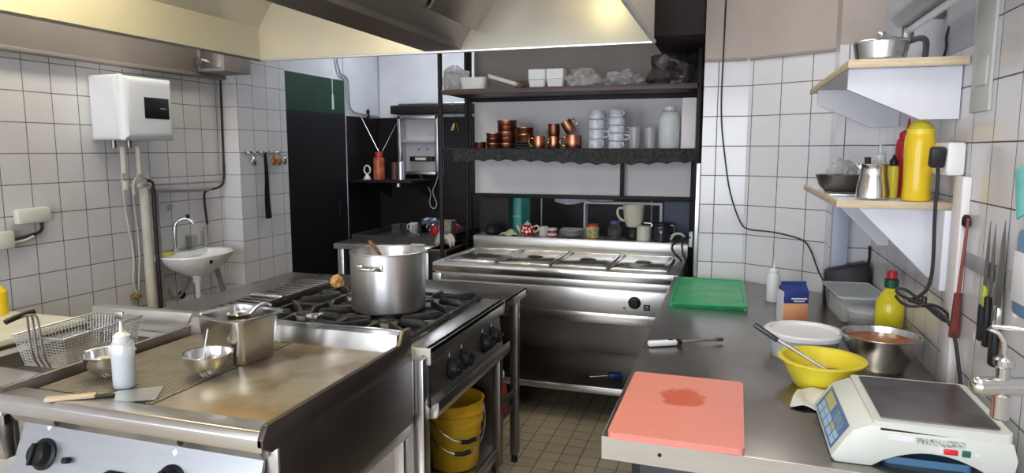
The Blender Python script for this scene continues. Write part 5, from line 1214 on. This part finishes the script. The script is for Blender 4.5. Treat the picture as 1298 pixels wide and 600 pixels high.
# wall socket and mains cable
o = thing('power_socket', 'white double socket with a black plug on the right wall', 'socket', (.597, 2.20, 1.545))
MB().box(-.045, 0, -.09, .10, -.045, .045, .008).build('socket_body', 'white_pl', o)
pg = MB().rbox((-.064, -.075, .005), (.038, .03, .055), (.25, 0, 0), .007).build('plug', 'rubber', o)
cab = [(.533, 2.12, 1.535), (.535, 2.11, 1.50), (.533, 2.11, 1.40), (.538, 2.10, 1.25), (.530, 2.10, 1.19), (.505, 2.11, 1.160), (.48, 2.11, 1.155), (.51, 2.10, 1.150), (.555, 2.08, 1.135), (.580, 2.04, 1.10), (.585, 2.00, 1.03), (.582, 1.95, .97), (.575, 1.91, .93), (.56, 1.90, .906)]
tag(MB().tube(cab, .0048, 10, smooth=3).build('mains_cable', 'rubber'), 'black mains cable hanging from the socket to the scale', 'cable')
tag(MB().tube([(.52, 2.085, 1.150), (.485, 2.09, 1.160), (.452, 2.09, 1.175), (.450, 2.09, 1.190), (.47, 2.09, 1.190), (.50, 2.09, 1.168), (.53, 2.085, 1.140), (.555, 2.08, 1.118), (.575, 2.08, 1.105), (.582, 2.08, 1.118), (.565, 2.08, 1.140), (.53, 2.075, 1.156), (.49, 2.08, 1.140), (.462, 2.085, 1.150), (.448, 2.09, 1.170)], .0042, 10, smooth=3).box(.512, .524, 2.075, 2.095, 1.142, 1.172, .003).build('coiled_cable', 'rubber'), 'coiled bundle of black cable tied in front of the right wall', 'cable')
# long cable across tiled back
tag(MB().tube([(-.05, 3.668, 2.75), (-.055, 3.668, 2.1), (-.06, 3.668, 1.74), (-.025, 3.668, 1.5), (.0, 3.666, 1.35), (.055, 3.66, 1.20), (.09, 3.645, 1.165), (.20, 3.58, 1.17), (.33, 3.505, 1.15), (.37, 3.47, 1.12), (.41, 3.42, 1.0), (.43, 3.29, .965)], .0038, 8, smooth=3).build('long_thin_cable', 'rubber'), 'long thin black cable swagged across the back tiles', 'cable')

# knives and magnetic strip
o = tag(MB().box(-.008, 0, 1.60, 2.13, -.019, .019, .002).build('magnetic_strip', 'grey_pl', None, (.6, 0, 1.285)), 'grey magnetic knife strip on the right wall', 'knife rack')
def onwall(y, z, dx=0): return (.588-dx, y, z)
sh = thing('sharpening_steel', 'sharpening steel with dark red handle on the magnetic strip', 'sharpening steel', (.583, 2.005, 0))
MB().tube([(0, .0, 1.395), (0, .028, 1.19)], [.0035, .005], 10).build('rod', mat('red_brown_steel', (.40, .13, .10), .3, .6), sh)
MB().tube([(0, .028, 1.195), (0, .038, 1.075)], [.010, .013], 10).build('handle', mat('dark_red_wood', (.16, .03, .025), .4, 0, .1, 20), sh)
def knife(y, zt, zb, bw, bl, lab, hm='black', bol=None):
    k = thing('kitchen_knife', lab, 'knife', (.588, y, 0), 0, 'knives on the magnetic strip')
    zm = zt-bl
    MB().prism([(-bw*.5, zm), (bw*.5, zm), (bw*.35, zt-.06), (bw*.0, zt), (-bw*.42, zt-.10)], 'x', -.0025, -.0005).build('blade', 'steel_dark', k)
    if bol: MB().rbox((-.002, 0, zm-.02), (.011, bw*.75, .05), (0, 0, 0), .003).build('bolster', bol, k)
    MB().rbox((-.003, .002, (zm+zb)/2-(.02 if bol else 0)), (.014, bw*.78, zm-zb-(.04 if bol else 0)), (math.radians(-3), 0, 0), .005).build('handle', hm, k)
    return k
knife(1.857, 1.405, 1.115, .026, .16, 'narrow knife with yellow-green band and black handle', 'black', mat('yellow_green_band', (.45, .50, .05), .4))
knife(1.822, 1.40, 1.11, .024, .17, 'slim black-handled knife between the other two knives', 'black')
knife(1.768, 1.415, 1.08, .040, .20, 'widest black-handled chef knife on the magnetic strip', 'black', 'steel_pol')
tag(MB().blob((0, 0, 0), (.010, .017, .018), .3, 8, sub=2, flat=False).build('wall_peg', 'frame', None, (.59, 2.045, 1.385)), 'small dark peg on the wall beside the sharpening steel', 'peg')
o = thing('soap_dispenser', 'blue and white labelled dispenser cut by the right frame edge', 'dispenser', (.60, 1.555, 1.30))
MB().box(-.05, 0, -.05, .045, -.06, .115, .012).build('dispenser_body', 'blue', o); MB().box(-.052, -.049, -.045, .04, -.03, .07, .002).build('label_panel', 'foam', o)
MB().cyl((-.02, .055, .075), .022, .02, (0, PI/2, 0), 16, bev=.004).build('button', 'grey_pl', o)
tag(MB().sheet(lambda u, v: (.012*math.sin(u*5), -.06+.10*u+.03*v, -.05+.10*v-.05*u), 10, 10, .005).build('teal_cloth', mat('teal_cloth', (.18, .50, .46), .8, 0, .05, 20), None, (.585, 1.635, 1.525)), 'teal cloth corner at the right frame edge', 'cloth')

# ------------------------------------------------------------------ lights
def area(name, loc, rot, sx, sy, power, col):
    l = bpy.data.lights.new(name, 'AREA'); l.shape = 'RECTANGLE'; l.size = sx; l.size_y = sy; l.energy = power; l.color = col
    o = bpy.data.objects.new(name, l); COL.objects.link(o); o.location = loc; o.rotation_euler = rot
    return o
area('daylight_window_left', (-2.02, Y0-.15, 1.55), (PI/2, 0, 0), 1.7, 1.5, 62, (.86, .91, 1))
area('daylight_window_right', (-.18, Y0-.15, 1.55), (PI/2, 0, 0), 1.1, 1.5, 42, (.86, .91, 1))
# unseen ceiling lamps added to brighten the room
def fill_ceiling_lamp(loc, sx, sy, strength, lab, col=(1, .97, .93)):
    o = thing('fill_ceiling_lamp', lab, 'lamp', loc, 0)
    MB().box(-sx/2-.02, sx/2+.02, -sy/2-.02, sy/2+.02, .0, .05, .006).build('housing', 'white_pl', o)
    MB().box(-sx/2, sx/2, -sy/2, sy/2, -.012, .0, .004).build('diffuser', glow('fill_panel_glow', col, strength), o)
fill_ceiling_lamp((-1.4, -.5, 2.74), .30, 1.2, 11, 'long added ceiling fill lamp behind the cooks passage')
fill_ceiling_lamp((.15, .9, 2.74), .30, 1.2, 9, 'added ceiling fill lamp over the near end of the right worktop')
fill_ceiling_lamp((.12, 2.7, 2.74), .22, 1.0, 7, 'added ceiling fill lamp over the far end of the right worktop')
fill_ceiling_lamp((-2.75, 2.6, 2.74), .25, 1.2, 11, 'added ceiling fill lamp between hood and left wall', (1, .93, .80))
fill_ceiling_lamp((-2.3, 5.1, 2.74), .9, .30, 12, 'added ceiling fill lamp in the back alcove', (.88, .93, 1))
fill_ceiling_lamp((-.85, 3.45, 2.74), .9, .20, 8, 'added ceiling fill lamp behind the hood above the bain marie')
w = bpy.data.worlds.new('World'); scn.world = w; w.use_nodes = True
bg = w.node_tree.nodes['Background']; bg.inputs['Color'].default_value = (.72, .82, 1, 1); bg.inputs['Strength'].default_value = 1.0

scn.view_settings.view_transform = 'Standard'
try: scn.view_settings.look = 'None'
except Exception: pass
scn.view_settings.gamma = 1; scn.view_settings.use_curve_mapping = False
scn.view_settings.exposure = 0.30
scn.cycles.use_denoising = True
scn.cycles.max_bounces = 8; scn.cycles.diffuse_bounces = 4; scn.cycles.glossy_bounces = 4; scn.cycles.transmission_bounces = 6; scn.cycles.transparent_max_bounces = 12
scn.cycles.caustics_reflective = False; scn.cycles.caustics_refractive = False
scn.cycles.sample_clamp_indirect = 6
